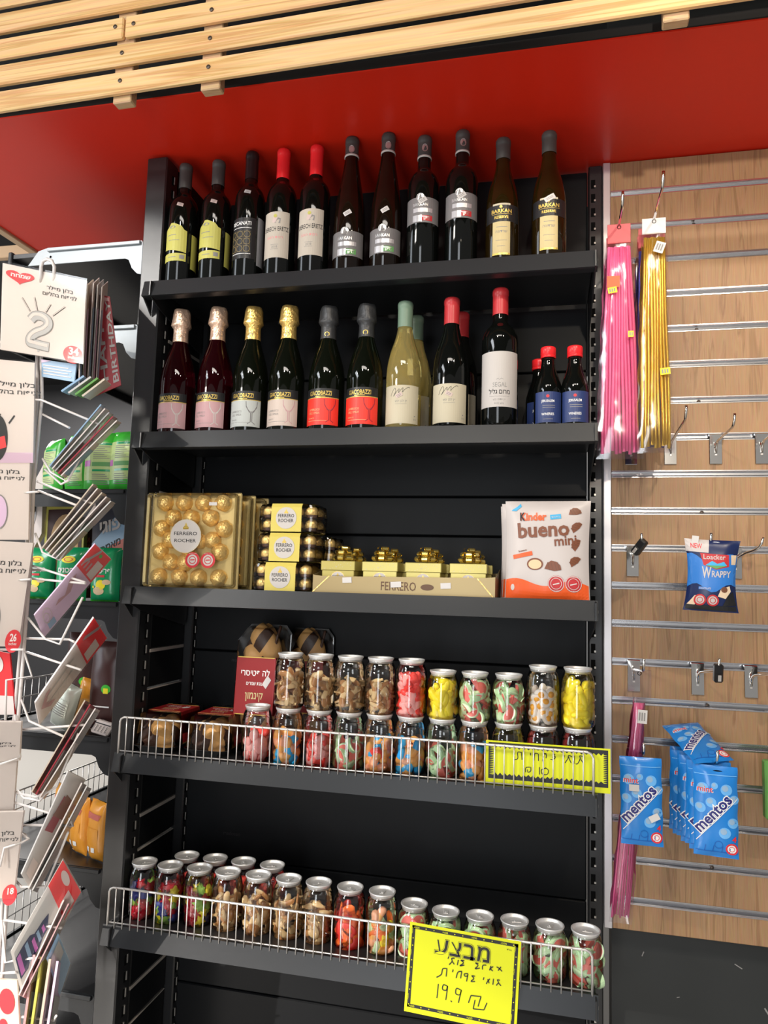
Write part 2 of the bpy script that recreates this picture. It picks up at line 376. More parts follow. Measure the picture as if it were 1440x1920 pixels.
# ================================================================ black shelving bay
UW = .95
bay = thing('shelving_bay', 'black metal shelving bay with slotted uprights and panelled back, full height', 'shelving', (0, 0, 0))
seams = [.02, .363, .646, .93, 1.122, 1.405, 1.495, 1.78, 1.975, 2.252]
mb = MB()
for a, b in zip(seams, seams[1:]): mb.bbox((.004, .258, a+.0012), (.948, .272, b-.0012), .0022)
mb.box((.004, .272, .02), (.948, .28, 2.252), 1)
bp = mb.build('back_panel', ['black_back', 'dark_hole'], bay)
MB().decal(text('madosan', .012, .01), lambda x, y: (.15+x, .2568, 1.098+y)).decal(text('madosan', .012, .01), lambda x, y: (.15+x, .2568, .70+y)).build('embossed_mark', 'black_metal', bp)
strips = [.1, .357, .432, .711, .784, 1.05, 1.134, 1.40, 1.485, 1.75, 1.835, 2.1, 2.25]
mb = MB()
for i, (a, b) in enumerate(zip(strips, strips[1:])): mb.bbox((.001, .085, a+.002), (.0115, .236, b-(.0035)), .002)
sp = mb.build('side_panel', 'black_back', bay)
mb = MB()
for i, z in enumerate(strips[1:-1]):
    mb = MB()
    if i % 2: mb.box((.001, .085, z-.006), (.0125, .236, z+.001))
    else: mb.box((.001, .085, z-.0035), (.012, .236, z-.0015))
    mb.build('lit_hem', 'lit_edge', sp)['label'] = 'hem of the side panel, light on its edge painted pale'

def upright(x0, x1, y0, y1, z1, slots, nm='upright'):
    u = MB().bbox((x0, y0, .0), (x1, y1, z1), .003).build(nm, 'black_metal', bay)
    mb = MB(); z = .12
    while z < z1-.04:
        for (ax, px, py) in slots:
            if ax == 'x':
                mb.box((px-.0006, py-.0035, z), (px+.0006, py+.0035, z+.020)); mb.box((px-.0022, py+.003, z+.003), (px+.0022, py+.006, z+.02), 1)
            else:
                mb.box((px-.0045, py-.0006, z), (px+.0045, py+.0006, z+.020)); mb.box((px+.002, py-.002, z+.002), (px+.006, py+.002, z+.006), 1)
        z += .0335
    mb.build('slot_row', ['dark_hole', 'slot_metal'], u)
upright(-.038, .0125, .03, .083, 2.25, [('x', .0128, .06)], 'post')
upright(.002, .032, .2385, .262, 2.252, [('x', .0323, .247)], 'upright')
upright(.950, .980, .236, .27, 2.252, [('y', .960, .2357)], 'upright')
MB().bbox((.0, .06, .0), (.948, .256, .1), .003).build('base_deck', 'black_metal', bay)

SH = [1.938, 1.602, 1.272, .931, .595]
LAB = ['black metal shelf carrying the top row of wine bottles', 'black metal shelf under the sparkling wine bottles', 'black metal shelf under the gold chocolate boxes',
       'black metal shelf under the double row of sweet jars', 'lowest black metal shelf, with jars of sweets behind the big sale sign']
def shelf(z, label):
    t = thing('metal_shelf', label, 'shelf', (0, 0, z), 'shelves of the black bay')
    MB().bbox((.0225, .0, -.012), (.948, .23555, -.0015), .0015).build('shelf_plate', 'black_metal', t)
    mb = MB(); sec = [(-.001, 0), (-.0045, .0005), (-.014, -.036), (-.010, -.037), (.010, -.037), (.010, -.031), (-.007, -.031), (.001, -.004), (.003, -.004), (.003, 0)]
    n = len(sec)
    for x in (-.004, .954): pass
    vs = [(-.004, a, b) for a, b in sec]+[(.954, a, b) for a, b in sec]
    mb.add(vs, [tuple(range(n)), tuple(range(2*n-1, n-1, -1))]+[(i, n+i, n+(i+1) % n, (i+1) % n) for i in range(n)])
    fixn(mb.build('front_lip', 'lip_metal', t))
    for xa, xb in ((.0160, .0185), (.9485, .9495+.0015)):
        fixn(MB().prism([(-.016, -.004), (-.017, -.036), (.03, -.052), (.222, -.09), (.231, -.075), (.231, -.0), (.0, -.0)], xa, xb, ax=0).build('bracket', 'black_metal', t))
    fixn(MB().prism([(-.010, -.034), (.027, -.066), (.027, -.004), (-.003, -.004)], -.004, -.0012, ax=0).build('bracket_nose', 'black_metal', t))
    for xx in (.945,):
        MB().lathe([(0, 0), (.003, 0), (.003, .002), (0, .002)], 10, 0, Matrix.Translation((.9525, -.004, -.02)) @ Matrix.Rotation(PI/2, 4, 'Y')).build('rivet', 'slot_metal', t)
    return t
for z, l in zip(SH, LAB): shelf(z, l)

# wire fences on the two lower shelves
def fence(z, label, n, h, tl, tr):
    t = thing('wire_fence', label, 'shelf fence', (0, -.003, z), 'chrome shelf fences')
    x0, x1 = tl, tr; r = .0021
    pts = [(x0, 0, -.006), (x0, 0, h-.009), (x0+.0025, 0, h-.0035), (x0+.009, 0, h), (x1-.011, 0, h), (x1-.004, 0, h-.003), (x1, 0, h-.010), (x1, 0, -.006)]
    MB().tube(pts, .0023, 10).build('top_rail', 'chrome_wire', t)
    for k in range(1, n):
        x = x0+(x1-x0)*k/n
        o = MB().tube([(x, -.0035, -.004), (x, -.0035, h+.001)], .0012, 8).build('upright_wire', 'chrome_wire', t)
    MB().tube([(x0, .002, .004), (x1, .002, .004)], .0014, 8).build('bottom_rail', 'chrome_wire', t)
fence(SH[3], 'chrome wire fence along the front of the double jar shelf', 54, .072, .004, .946)
fence(SH[4], 'chrome wire fence along the front of the lowest jar shelf', 54, .072, .004, .944)

# ================================================================ slatwall on the right
SWY, SX0, SX1 = .24, .998, 1.75
sw = thing('slatwall_panel', 'oak-effect slatwall panel with horizontal chrome channels, right of the black shelving', 'display panel', (SX0, SWY, .607))
PIT = .0798; ztop = 2.1817
mb = MB(); edges = [.607]+[ztop-PIT*k for k in range(19, -1, -1)]+[2.256]
for a, b in zip(edges, edges[1:]):
    lo = a if a == .607 else a+.0065; hi = b if b == 2.256 else b-.0065
    mb.bbox((0, 0, lo-.607), (SX1-SX0, .018, hi-.607), .0012)
mb.box((0, .014, .0), (SX1-SX0, .022, 2.256-.607))
mb.build('oak_board', 'slat_oak', sw)
for k in range(20):
    z = ztop-PIT*k-.607
    sec = [(-.0012, .0075), (-.0012, .0055), (.0005, .0045), (.012, .0045), (.012, -.001), (.0045, -.003), (.001, -.0045), (-.0012, -.006), (-.0012, -.0078), (.0005, -.0078), (.0135, -.0065), (.0135, .0065), (.0005, .0075)]
    n = len(sec); L = SX1-SX0
    ch = fixn(MB().add([(.001, a, b+z) for a, b in sec]+[(L, a, b+z) for a, b in sec], [tuple(range(n)), tuple(range(2*n-1, n-1, -1))]+[(i, n+i, n+(i+1) % n, (i+1) % n) for i in range(n)]).build('channel', 'alu', sw))
    if k in (1, 4, 6, 9, 14, 18): MB().lathe([(0, 0), (.004, 0), (.004, .001), (0, .0015)], 10, 0, Matrix.Translation((.175+.001*k, .0085, z-.002)) @ Matrix.Rotation(PI/2, 4, 'X')).build('screw', 'screw', ch)
MB().bbox((-.0165, -.004, 0), (.0, .02, 2.256-.607), .0015).build('edge_profile', 'alu_satin', sw)

# prong hooks; hook(px, py of the plate's top centre)
def hook(name, label, x, k, L=.15, clip=None, up=.022, plate_h=.060, dx=0):
    z = ztop-PIT*k
    t = thing('display_hook', label, 'hook', (x, SWY, z), 'chrome hooks on the slatwall')
    mb = MB(); mb.bbox((-.0125, -.0045, -plate_h), (.0125, -.0028, .004), .0008); mb.bbox((-.0125, -.004, .0015), (.0125, .005, .0042), .0006); mb.box((-.0125, -.0048, -.001), (.0125, -.0028, .001))
    mb.build('back_plate', 'chrome', t)
    mb = MB()
    for q in range(4): mb.bbox((-.0024, -.0056, -.024-.006*q), (.0024, -.004, -.0205-.006*q), .0006)
    mb.build('weld_tab', 'chrome_wire', t)
    pr = [(dx*max(0, -y_-.01)/(L-.01), y_, z_) for _, y_, z_ in [(0, -.0045, -.036), (0, -.0075, -.026), (0, -.012, -.018), (0, -.02, -.013), (0, -L*.5, -.008), (0, -L+.012, -.003), (0, -L+.004, .002), (0, -L-.001, .010), (0, -L-.004, up)]]
    MB().tube(pr, .0026, 10).build('prong', 'chrome', t)
    if clip:
        X = Matrix.Translation((dx, -L+.004, .0)) @ Euler(clip).to_matrix().to_4x4()
        b = MB().bbox((-.0085, -.007, -.024), (.0085, .007, .012), .003, 0, X).bbox((-.006, -.010, -.022), (.006, -.006, -.006), .0015, 0, X).build('clip', 'black_plastic', t)
        MB().bbox((-.003, -.0108, -.02), (.003, -.0098, -.008), .0004, 0, X).build('clip_groove', 'chrome_wire', b)
    return t
HX = [(.999, 2, .255, 0, None, 'chrome hook holding the pink straw packs, high on the slatwall'),
 (1.063, 2, .312, 0, None, 'chrome hook holding the gold straw packs, high on the slatwall'),
 (1.039, 7, .13, .004, None, 'first empty chrome hook from the left, under the straw packs'),
 (1.119, 7, .185, .0, None, 'second empty chrome hook from the left, under the straw packs'),
 (1.209, 7, .11, .012, None, 'third empty chrome hook from the left in the row of bare hooks'),
 (1.298, 7, .11, .014, None, 'empty chrome hook cut by the right picture edge, in the row of bare hooks'),
 (1.041, 10, .12, .004, (.2, .75, -.5), 'chrome hook with a tilted black clip, left of the blue wafer bag'),
 (1.166, 10, .152, 0, None, 'chrome hook carrying the blue wafer bag'),
 (1.243, 10, .055, .036, None, 'bare chrome hook just right of the blue wafer bag'),
 (1.042, 13, .165, 0, None, 'chrome hook holding the single lower pack of pink straws'),
 (1.167, 13, .09, .022, (.15, 0, .1), 'chrome hook with a black clip, straight below the blue wafer bag'),
 (1.268, 13, .09, .03, (.15, 0, .1), 'chrome hook with a black clip, cut by the right picture edge'),
 (1.043, 15, .145, 0, None, 'chrome hook holding the single blue mint pack'),
 (1.168, 15, .165, 0, None, 'chrome hook holding the thick bundle of blue mint packs'),
 (1.325, 15, .10, 0, None, 'chrome hook holding the green carded pack at the right edge')]
for x, k, L, dx, cl, l in HX: hook('display_hook', l, x, k, L, cl, dx=dx)
# ================================================================ bottles
def prof_bordeaux(R, H): 
    return [(0, .004), (R*.7, .002), (R*.92, 0), (R, .004), (R, H*.60), (R*.985, H*.635), (R*.93, H*.665), (R*.80, H*.70), (R*.60, H*.728), (R*.47, H*.75), (R*.41, H*.785), (R*.40, H*.955), (R*.44, H*.957), (R*.44, H*.985), (R*.36, H*.99), (0, H*.99)]
def prof_burgundy(R, H):
    return [(0, .004), (R*.7, .002), (R*.92, 0), (R, .004), (R, H*.42), (R*.985, H*.47), (R*.93, H*.53), (R*.80, H*.61), (R*.63, H*.68), (R*.50, H*.74), (R*.43, H*.79), (R*.40, H*.84), (R*.39, H*.955), (R*.44, H*.957), (R*.44, H*.985), (0, H*.99)]
def prof_flute(R, H):
    return [(0, .004), (R*.7, .002), (R*.92, 0), (R, .004), (R, H*.36), (R*.97, H*.45), (R*.87, H*.54), (R*.72, H*.64), (R*.57, H*.735), (R*.47, H*.81), (R*.42, H*.87), (R*.41, H*.955), (R*.45, H*.957), (R*.45, H*.985), (0, H*.99)]
def prof_spark(R, H):
    return [(0, .006), (R*.62, .004), (R*.88, 0), (R*.98, .003), (R, .008), (R, H*.40), (R*.98, H*.45), (R*.90, H*.52), (R*.74, H*.60), (R*.56, H*.675), (R*.44, H*.73), (R*.385, H*.78), (R*.36, H*.84), (R*.36, H*.92), (0, H*.93)]
def prof_small(R, H):
    return [(0, .004), (R*.7, .002), (R*.92, 0), (R, .004), (R, H*.46), (R*.96, H*.52), (R*.83, H*.60), (R*.66, H*.68), (R*.53, H*.75), (R*.48, H*.82), (R*.46, H*.9), (0, H*.9)]
def smoothp(p, k=4):
    return [(max(0, v.x), v.y) for v in catmull([(a, b, 0) for a, b in p], k)]
def interp(p, z):
    for (r0, z0), (r1, z1) in zip(p, p[1:]):
        if z1 > z0 and z0 <= z <= z1: return r0+(r1-r0)*(z-z0)/(z1-z0)
    return p[-2][0]
def bottle(label, prof, R, H, glass, cap, cap_z, name='wine_bottle', cat='bottle', group=None, cap_kind='capsule'):
    t = thing(name, label, cat, group=group)
    p = prof(R, H); body = p[:4]+smoothp(p[4:-3], 3)+p[-3:] if prof is not prof_spark else p[:5]+smoothp(p[5:-1], 3)+p[-1:]
    MB().lathe(body, 40).build('glass_body', glass, t)
    e = .0006; zz = cap_z*H
    if cap_kind == 'capsule':
        n = 8; c = [(max(interp(body, zz+(H*.95-zz)*i/n)+e, R*.432), zz+(H*.95-zz)*i/n) for i in range(n+1)]
        c += [(R*.452, H*.955), (R*.452, H*.984), (R*.40, H*.998), (R*.28, H), (0, H)]
        MB().lathe(c, 32).build('capsule', cap, t)
    elif cap_kind == 'screw':
        r = R*.55; c = [(r*.9, zz)]
        c += [(r, zz+.001), (r, zz+.004), (r*.95, zz+.0045), (r*.95, zz+.0055), (r, zz+.006), (r, H-.002), (r*.93, H), (0, H)]
        mb = MB().lathe(c, 32)
        mb.build('screw_cap', cap, t)
    elif cap_kind == 'foil':
        rr = random.Random(3); mb = MB(); n = 24
        c = [(R*.45, zz), (R*.43, zz+.012), (R*.42, H*.81), (R*.43, H*.845), (R*.52, H*.856), (R*.55, H*.868), (R*.52, H*.89), (R*.49, H*.925), (R*.50, H*.965), (R*.46, H*.99), (R*.28, H), (0, H)]
        mb.lathe(c, n)
        for i, v in enumerate(mb.v):
            k = i//n
            if 3 < k < 10:
                s = 1+.055*math.sin(i % n*2*PI/n*4+k)+rr.uniform(-.03, .03); mb.v[i] = (v[0]*s, v[1]*s, v[2]+rr.uniform(-.0006, .0006))
        mb.build('foil_hood', cap, t)
    return t, body
def band(R, x0, x1, z0, z1, eps=.0004, ang=0., nx=16): return rect(x0, z0, x1, z1, nx, 1), cyl(R, eps, ang)
def lab(t, R, items, mats, name='label', ang=0.):
    mb = MB()
    for sh, mi, e in items: mb.decal(sh, cyl(R, .0004+.0002*e, ang), mi)
    return mb.build(name, mats, t)
def price(t, R, x, z, body, ang=.5, w=.014, h=.008, m='sticker'):
    r = interp(body, z)
    sh = mv(rect(-w/2, -h/2, w/2, h/2, 6, 2), 0, 0, ang)
    mb = MB()
    def f(px, py):
        q = interp(body, z+py)+.0009; a = x+px/r; return (q*math.sin(a), -q*math.cos(a), z+py)
    mb.decal(sh, f); 
    for j in (-.0015, .0012): mb.decal(mv(rect(-w*.35, j-.0005, w*.3, j+.0005, 3, 1), 0, 0, ang), lambda px, py: tuple(Vector(f(px, py))*1.0008+Vector((0, -.0002, 0))), 1)
    mb.build('price_sticker', [m, 'ink_grey'], t)

BY = .055
def put(o, px, py_top, H, z, y=BY, bx=None):
    """stand a bottle on shelf height z so its top meets pixel px"""
    o.location = (at(px, py_top, y).x, y, z)
    return o
def Hof(px, py, z, y=BY): return at(px, py, y).z - z
Z1, Z2, Z3, Z4, Z5 = [z-.0015 for z in SH]
R1 = .0335
# -- top shelf
H = Hof(347, 311, Z1)
b, bd = bottle('wine bottle with two lime-yellow labels, beside the left post on the top shelf', prof_bordeaux, R1, H, 'wine_dark', 'cap_grey', .80, group='wine bottles on the top shelf')
lab(b, R1, [(([(-.042+.064*i/10, z+ (.006 if j and 3 < i < 9 else 0)) for i in range(11) for j, z in ((0, .088-.010*i/10*(1 if i<5 else 1)), (1, .142-.012*abs(i-4.5)/5))], [(2*i, 2*i+2, 2*i+3, 2*i+1) for i in range(10)]), 0, 0), (rect(-.026, .118, -.002, .1195, 6), 1, 1), (rect(-.022, .106, .006, .1072, 6), 1, 1), (disc(-.012, .137, .008, .0035), 1, 1)], ['lab_lime', 'ink_grey'], ang=.15)
lab(b, R1, [(rect(-.042, .058, .022, .076, 12), 0, 0), (rect(-.02, .0665, .0, .068, 5), 1, 1), (rect(.008, .063, .018, .072, 3), 1, 1)], ['lab_lime', 'ink_grey'], 'lower_label', ang=.15)
MB().decal(rect(-.02, .045, .012, .125, 6), cyl(R1, .0004, 1.75)).build('back_label', 'lab_lime', b)
price(b, R1, .25, H*.63, bd, -.25, m='sticker_pink'); put(b, 347, 311, H, Z1); b.location.x = .0475
c = dup(b, 'wine bottle with two lime-yellow labels, second from the left post on the top shelf'); c.location = (at(411, 310, BY).x, BY, Z1)

H = Hof(474, 288, Z1)
b, bd = bottle('black-labelled wine bottle with gold lattice print, between the lime-labelled and red-capped bottles', prof_bordeaux, R1, H, 'wine_dark', 'cap_black', .79, group='wine bottles on the top shelf')
it = [(rect(-.036, .052, .026, .145, 14), 0, 0), (mv(text('RECANATI', .012, .02, width=.046), -.008, .128), 1, 1), (rect(-.03, .121, .016, .1222, 6), 1, 1), (rect(-.03, .062, .016, .0635, 6), 1, 1)]
for i in range(3):
    for j in range(3):
        it += [(ring(-.026+.0165*i, .074+.0165*j, .0075, .0012, 16), 2, 1), (ribbon([(-.033+.0165*i, .067+.0165*j), (-.019+.0165*i, .081+.0165*j)], .001), 2, 1), (ribbon([(-.033+.0165*i, .081+.0165*j), (-.019+.0165*i, .067+.0165*j)], .001), 2, 1)]
lab(b, R1, it, ['lab_black', 'ink_white', 'ink_dim'], ang=.1)
MB().decal(rect(-.03, .04, .03, .15, 10), cyl(R1, .0004, 1.9)).build('back_label', 'lab_silver', b)
price(b, R1, .2, H*.655, bd, -.2); put(b, 474, 288, H, Z1)

H = Hof(533, 283, Z1)
b, bd = bottle('red-capped wine bottle with cream label, left of the two on the top shelf', prof_bordeaux, R1, H, 'wine_dark', 'cap_red', .775, group='wine bottles on the top shelf')
it = [(rect(-.037, .048, .027, .152, 14), 0, 0), (mv(text('DERECH ERETZ', .014, .008, width=.058), -.004, .108), 1, 1), (mv(heb('רמת הנגב', .008, .01, width=.038), -.006, .091), 2, 1),
      (mv(text('2018', .007), -.005, .070), 3, 1), (rect(-.014, .067, .004, .0677, 4), 3, 1), (rect(-.014, .077, .004, .0777, 4), 3, 1), (polysh([(-.012, .128), (-.004, .126), (.0, .136), (-.004, .143), (-.009, .141)]), 4, 1), (polysh([(-.006, .126), (.006, .125), (.007, .136), (.001, .138)]), 3, 2), (disc(-.005, .142, .004), 5, 2)]
lab(b, R1, it, ['lab_cream', 'ink', 'ink_pink', 'ink_grey', 'sticker_pink', 'lab_lime'], ang=.14)
MB().decal(rect(-.02, .055, .02, .13, 8), cyl(R1, .0004, 2.3)).build('back_label', 'lab_cream', b)
put(b, 533, 283, H, Z1)
c = dup(b, 'red-capped wine bottle with cream label, right of the two on the top shelf'); c.location = (at(595, 278, BY).x, BY, Z1)

# grey-medallion bottles: two tall flutes, two squarer ones
def medal(it, x, z, r=.0085): return it+[(disc(x, z, r), 1, 2), (ring(x, z, r*.86, .0006), 2, 3), (polysh([(x-.003, z-.004), (x+.003, z-.004), (x+.002, z+.004), (x, z+.006), (x-.002, z+.004)]), 2, 3)]
def barkan(label, prof, px, py, zl, col, gl, R=.034):
    H = Hof(px, py, Z1)
    b, bd = bottle(label, prof, R, H, gl, 'cap_grey', .865 if prof is prof_flute else .845, group='wine bottles on the top shelf')
    it = [(rect(-.042, zl, .042, zl+.055, 18), 0, 0)]
    it = medal(it, -.004, zl+.055)
    it += [(mv(text('BARKAN', .009, .02, width=.032), -.004, zl+.036), 1, 1), (rect(-.019, zl+.0225, .022, zl+.0315, 8), 3, 1), (rect(-.02, zl+.002, .0, zl+.016, 5), 3, 1), (rect(.0, zl+.004, .022, zl+.0155, 6), 4, 1), (rect(-.002, zl+.012, .018, zl+.0135, 5), 1, 2), (mv(heb('ברקן', .007, .01), .01, zl+.0065), 1, 2)]
    lab(b, R, it, ['lab_grey', 'silver', 'ink_grey', 'lab_silver', col], ang=.1)
    zc = H*.865 if prof is prof_flute else H*.845
    r = interp(bd, zc)+.0012
    MB().lathe([(r-.0006, zc-.003), (r+.0004, zc-.0025), (r+.0004, zc+.0012), (r-.0006, zc+.0016)], 28).build('neck_ring', 'lab_white', b)
    q = interp(bd, H*.9)+.0012
    MB().decal(disc(0, H*.90, .0062, .0085), cyl(q, .0004, .2)).decal(ring(0, H*.90, .005, .0006, ry=.0072), cyl(q, .0006, .2), 1).build('seal', ['silver', 'ink_grey'], b)
    return b, bd, H, zl
b, bd, H, zl = barkan('tall slender bottle with grey medallion label and green stripe, left of the pair', prof_flute, 661, 261, .040, 'lab_green', 'wine_riesling')
price(b, .034, .12, .135, bd, .55, .017, .010); put(b, 661, 261, H, Z1)
c = dup(b, 'tall slender bottle with grey medallion label and green stripe, right of the pair'); c.location = (at(729, 256, BY).x, BY, Z1)
b, bd, H, zl = barkan('broad-shouldered bottle with grey medallion label and red stripe, left of the pair', prof_bordeaux, 797, 259, .100, 'lab_red', 'wine_dark')
price(b, .034, .12, .148, bd, .6, .018, .010); put(b, 797, 259, H, Z1)
c = dup(b, 'broad-shouldered bottle with grey medallion label and red stripe, right of the pair'); c.location = (at(868, 251, BY).x, BY, Z1+.003)

H = Hof(944, 263, Z1); R = .0345
b, bd = bottle('olive glass bottle with black band and sand label, second from right on the top shelf', prof_burgundy, R, H, 'wine_olive', 'cap_grey', .835, group='wine bottles on the top shelf')
lab(b, R, [(rect(-.04, .088, .038, .124, 16), 0, 0), (rect(-.02, .1225, .016, .1265, 6), 2, 1), (disc(-.003, .119, .003), 3, 1), (mv(text('BARKAN', .011, .025, width=.042), -.002, .1065), 3, 1), (rect(-.022, .1035, .02, .1042, 6), 3, 1), (mv(text('RESERVE', .008, .02, width=.028), -.002, .0945), 3, 1)], ['lab_black', 'ink', 'lab_ivory', 'ink_gold'], 'band', ang=.06)
lab(b, R, [(rect(-.02, .018, .016, .088, 8), 0, 0), (rect(-.012, .076, .010, .0772, 4), 1, 1), (mv(heb('שרדונה', .008, .005), -.002, .0645), 1, 1), (rect(-.013, .048, .010, .0488, 4), 1, 1), (rect(-.010, .036, .006, .0368, 3), 1, 1), (rect(-.02, .018, .016, .022, 8), 2, 1)], ['lab_sand', 'ink_grey', 'ink_gold'], ang=.06)
put(b, 944, 263, H, Z1)
c = dup(b, 'olive glass bottle with black band and sand label, rightmost on the top shelf'); c.location = (at(1030, 252, BY).x, BY, Z1+.004)
price(c, R, .05, .125, bd, .5, .022, .011)

# -- second shelf: sparkling wines
RS = .0385
def spark(label, px, py, glass, foil, lower, neck, group='sparkling wine bottles'):
    H = Hof(px, py, Z2)
    b, bd = bottle(label, prof_spark, RS, H, glass, foil, .735, 'sparkling_wine_bottle', 'bottle', group, 'foil')
    it = [(rect(-.045, .071, .036, .091, 18), 0, 0), (rect(-.045, .014, .036, .071, 18), 1, 0), (rect(-.045, .0705, .036, .072, 18), 2, 1), (mv(text('GIACOBAZZI', .013, .012, width=.05), -.006, .0765), 2, 1), (rect(-.016, .0735, .006, .0748, 5), 2, 1)]
    gx = .016
    it += [(ribbon([(gx-.012, .068), (gx-.011, .056), (gx-.005, .046), (gx-.0015, .043), (gx-.0015, .024), (gx-.008, .0195)], .0016), 3, 1), (ribbon([(gx+.012, .068), (gx+.011, .056), (gx+.005, .046), (gx+.0015, .043), (gx+.0015, .024), (gx+.008, .0195)], .0016), 3, 1), (polysh([(gx-.011, .058), (gx+.011, .058), (gx+.005, .0465), (gx, .044), (gx-.005, .0465)]), 3, 1),
           (mv(text('LAMBRUSCO', .0065, .0, width=.026), -.018, .044), 4, 1), (mv(text("DELL' EMILIA", .0065, .0, width=.026), -.018, .037), 4, 1), (mv(text('BIANCO', .004), -.024, .027), 4, 1), (rect(-.034, .0225, .01, .0232, 8), 4, 1)]
    lab(b, RS, it, ['lab_black', lower[0], 'ink_gold', lower[1], lower[2]], ang=.1)
    if neck:
        zc = H*.735; mb = MB(); r = RS*.405
        mb.lathe([(r, zc-.001), (r+.001, zc), (r-.0002, zc+.018), (r-.0015, zc+.019)], 28)
        mb.decal(ring(0, zc+.009, .005, .0012), cyl(r, .0013, .1), 1).decal(ribbon([(-.004, zc+.005), (.004, zc+.013)], .001), cyl(r, .0013, .1), 1).decal(ribbon([(-.004, zc+.013), (.004, zc+.005)], .001), cyl(r, .0013, .1), 1)
        mb.build('neck_band', neck, b)
    put(b, px, py, H, Z2); b.location.x = max(b.location.x, .0525); return b
SP = 'sparkling wine bottles'
pk = ('lab_pink', 'lab_white', 'ink_grey'); pe = ('lab_pearl', 'lab_grey', 'ink_grey'); pc = ('lab_peach', 'lab_pink', 'ink_grey'); rd = ('lab_scarlet', 'pack_crimson', 'lab_sand')
b = spark('rosé sparkling bottle with pink label, at the left end of its shelf', 342, 582, 'wine_rose', 'foil_rose', pk, None)
c = dup(b, 'rosé sparkling bottle with pink label, second from the left end'); c.location = (at(411, 582, BY).x, BY, Z2)
spark('gold-foiled sparkling bottle with pearl grey label, beside a rosé bottle', 477, 577, 'wine_green', 'foil_gold', pe, ['lab_white', 'ink_grey'])
spark('gold-foiled sparkling bottle with pale peach label, beside a scarlet-labelled bottle', 544, 575, 'wine_green', 'foil_gold', pc, ['lab_white', 'ink_grey'])
b = spark('black-foiled sparkling bottle with scarlet label, left of the two', 618, 576, 'wine_green', 'foil_black', rd, ['lab_scarlet', 'ink_gold'])
c = dup(b, 'black-foiled sparkling bottle with scarlet label, right of the two'); c.location = (at(689, 574, BY).x, BY, Z2)

def script(items, x, z, s, mi):                        # loose signature stroke
    pts = [(-1, -.25), (-.8, .25), (-.55, .55), (-.45, .2), (-.7, -.3), (-.4, .1), (-.1, .45), (-.15, .0), (.05, .3), (.3, .55), (.25, .1), (.45, .35), (.8, .6), (1, .55)]
    return items+[(ribbon([(x+p.x*s, z+p.y*s) for p in catmull([(a, b, 0) for a, b in pts], 4)], .0008), mi, 1)]
def burg(label, px, py, glass, cap, capz=.80):
    H = Hof(px, py, Z2); R = .0365
    b, bd = bottle(label, prof_burgundy, R, H, glass, cap, capz, group='wine bottles on the second shelf')
    it = [(rect(-.042, .014, .040, .093, 18), 0, 0)]
    it = script(it, -.002, .076, .02, 1)
    it += [(mv(heb('יין לבן יבש', .006, .005, width=.024), 0, .058), 2, 1), (rect(-.012, .0535, .012, .0541, 5), 2, 1), (mv(text('2018', .004), .03, .022), 2, 1), (disc(.03, .03, .0014), 2, 1)]
    lab(b, R, it, ['lab_ivory', 'ink', 'ink_grey'], ang=.06)
    return b, bd, H
b, bd, H = burg('white wine bottle with sage green capsule and ivory label, in front', 761, 568, 'wine_white', 'cap_sage'); put(b, 761, 568, H, Z2)
price(b, .0365, -.05, .072, [(.0368, 0), (.0368, .3)], .5, .014, .008, 'sticker_pink')
c = dup(b, 'white wine bottle with sage green capsule, behind the front one'); c.location = (at(781, 604, BY+.08).x, BY+.082, Z2)
b, bd, H = burg('dark wine bottle with coral red capsule and ivory label, in front', 848, 561, 'wine_dark', 'cap_red_dark'); put(b, 848, 561, H, Z2)
price(b, .0365, .05, .072, [(.0368, 0), (.0368, .3)], -.5, .014, .008, 'sticker_pink')
c = dup(b, 'dark wine bottle with coral red capsule, behind the front one'); c.location = (at(866, 599, BY+.08).x, BY+.082, Z2)
H = Hof(939, 543, Z2); R = .0365
b, bd = bottle('tall dark wine bottle with big white label and dark red capsule', prof_bordeaux, R, H, 'wine_dark', 'cap_red_dark', .81, group='wine bottles on the second shelf')
lab(b, R, [(rect(-.046, .043, .044, .155, 20), 0, 0), (mv(text('SEGAL', .013, .0, width=.028), .001, .083), 1, 1), (ribbon([(-.006, .098), (-.002, .1), (.0, .097), (.004, .1), (.008, .098)], .0008), 1, 1), (mv(heb('מרום גליל', .013, .012, width=.042), 0, .069), 2, 1), (rect(-.02, .064, .02, .0646, 8), 1, 1), (mv(heb('יין אדום יבש', .005, .004), 0, .056), 1, 1), (mv(heb('יבש 2019', .005), .0, .048), 1, 1)], ['lab_white', 'ink_grey', 'ink'], ang=.05)
put(b, 939, 543, H, Z2)
H = Hof(1028, 653, Z2); R = .0275
b, bd = bottle('small wine bottle with navy label and red screw cap, left of the two minis', prof_small, R, H, 'wine_dark', 'cap_red', .87, 'mini_wine_bottle', group='small red-capped bottles', cap_kind='screw')
lab(b, R, [(rect(-.03, .012, .029, .073, 14), 0, 0), (mv(text('JERUSALEM', .007, .01, width=.025), -.002, .052), 1, 1), (disc(-.002, .064, .003), 3, 1), (rect(-.012, .045, .012, .046, 4), 2, 1), (rect(-.012, .041, .012, .042, 4), 2, 1), (mv(text('WINERIES', .007, .01, width=.024), -.002, .026), 1, 1), (rect(-.01, .018, .008, .019, 4), 2, 1)], ['lab_navy', 'ink_white', 'ink_grey', 'ink_red'], ang=.06)
put(b, 1028, 653, H, Z2)
c = dup(b, 'small wine bottle with navy label and red screw cap, right of the two minis'); c.location = (at(1078, 647, BY).x, BY, Z2)
c = dup(b, 'small red-capped bottle mostly hidden behind the left mini bottle'); c.location = (at(1011, 690, BY+.08).x, BY+.078, Z2)
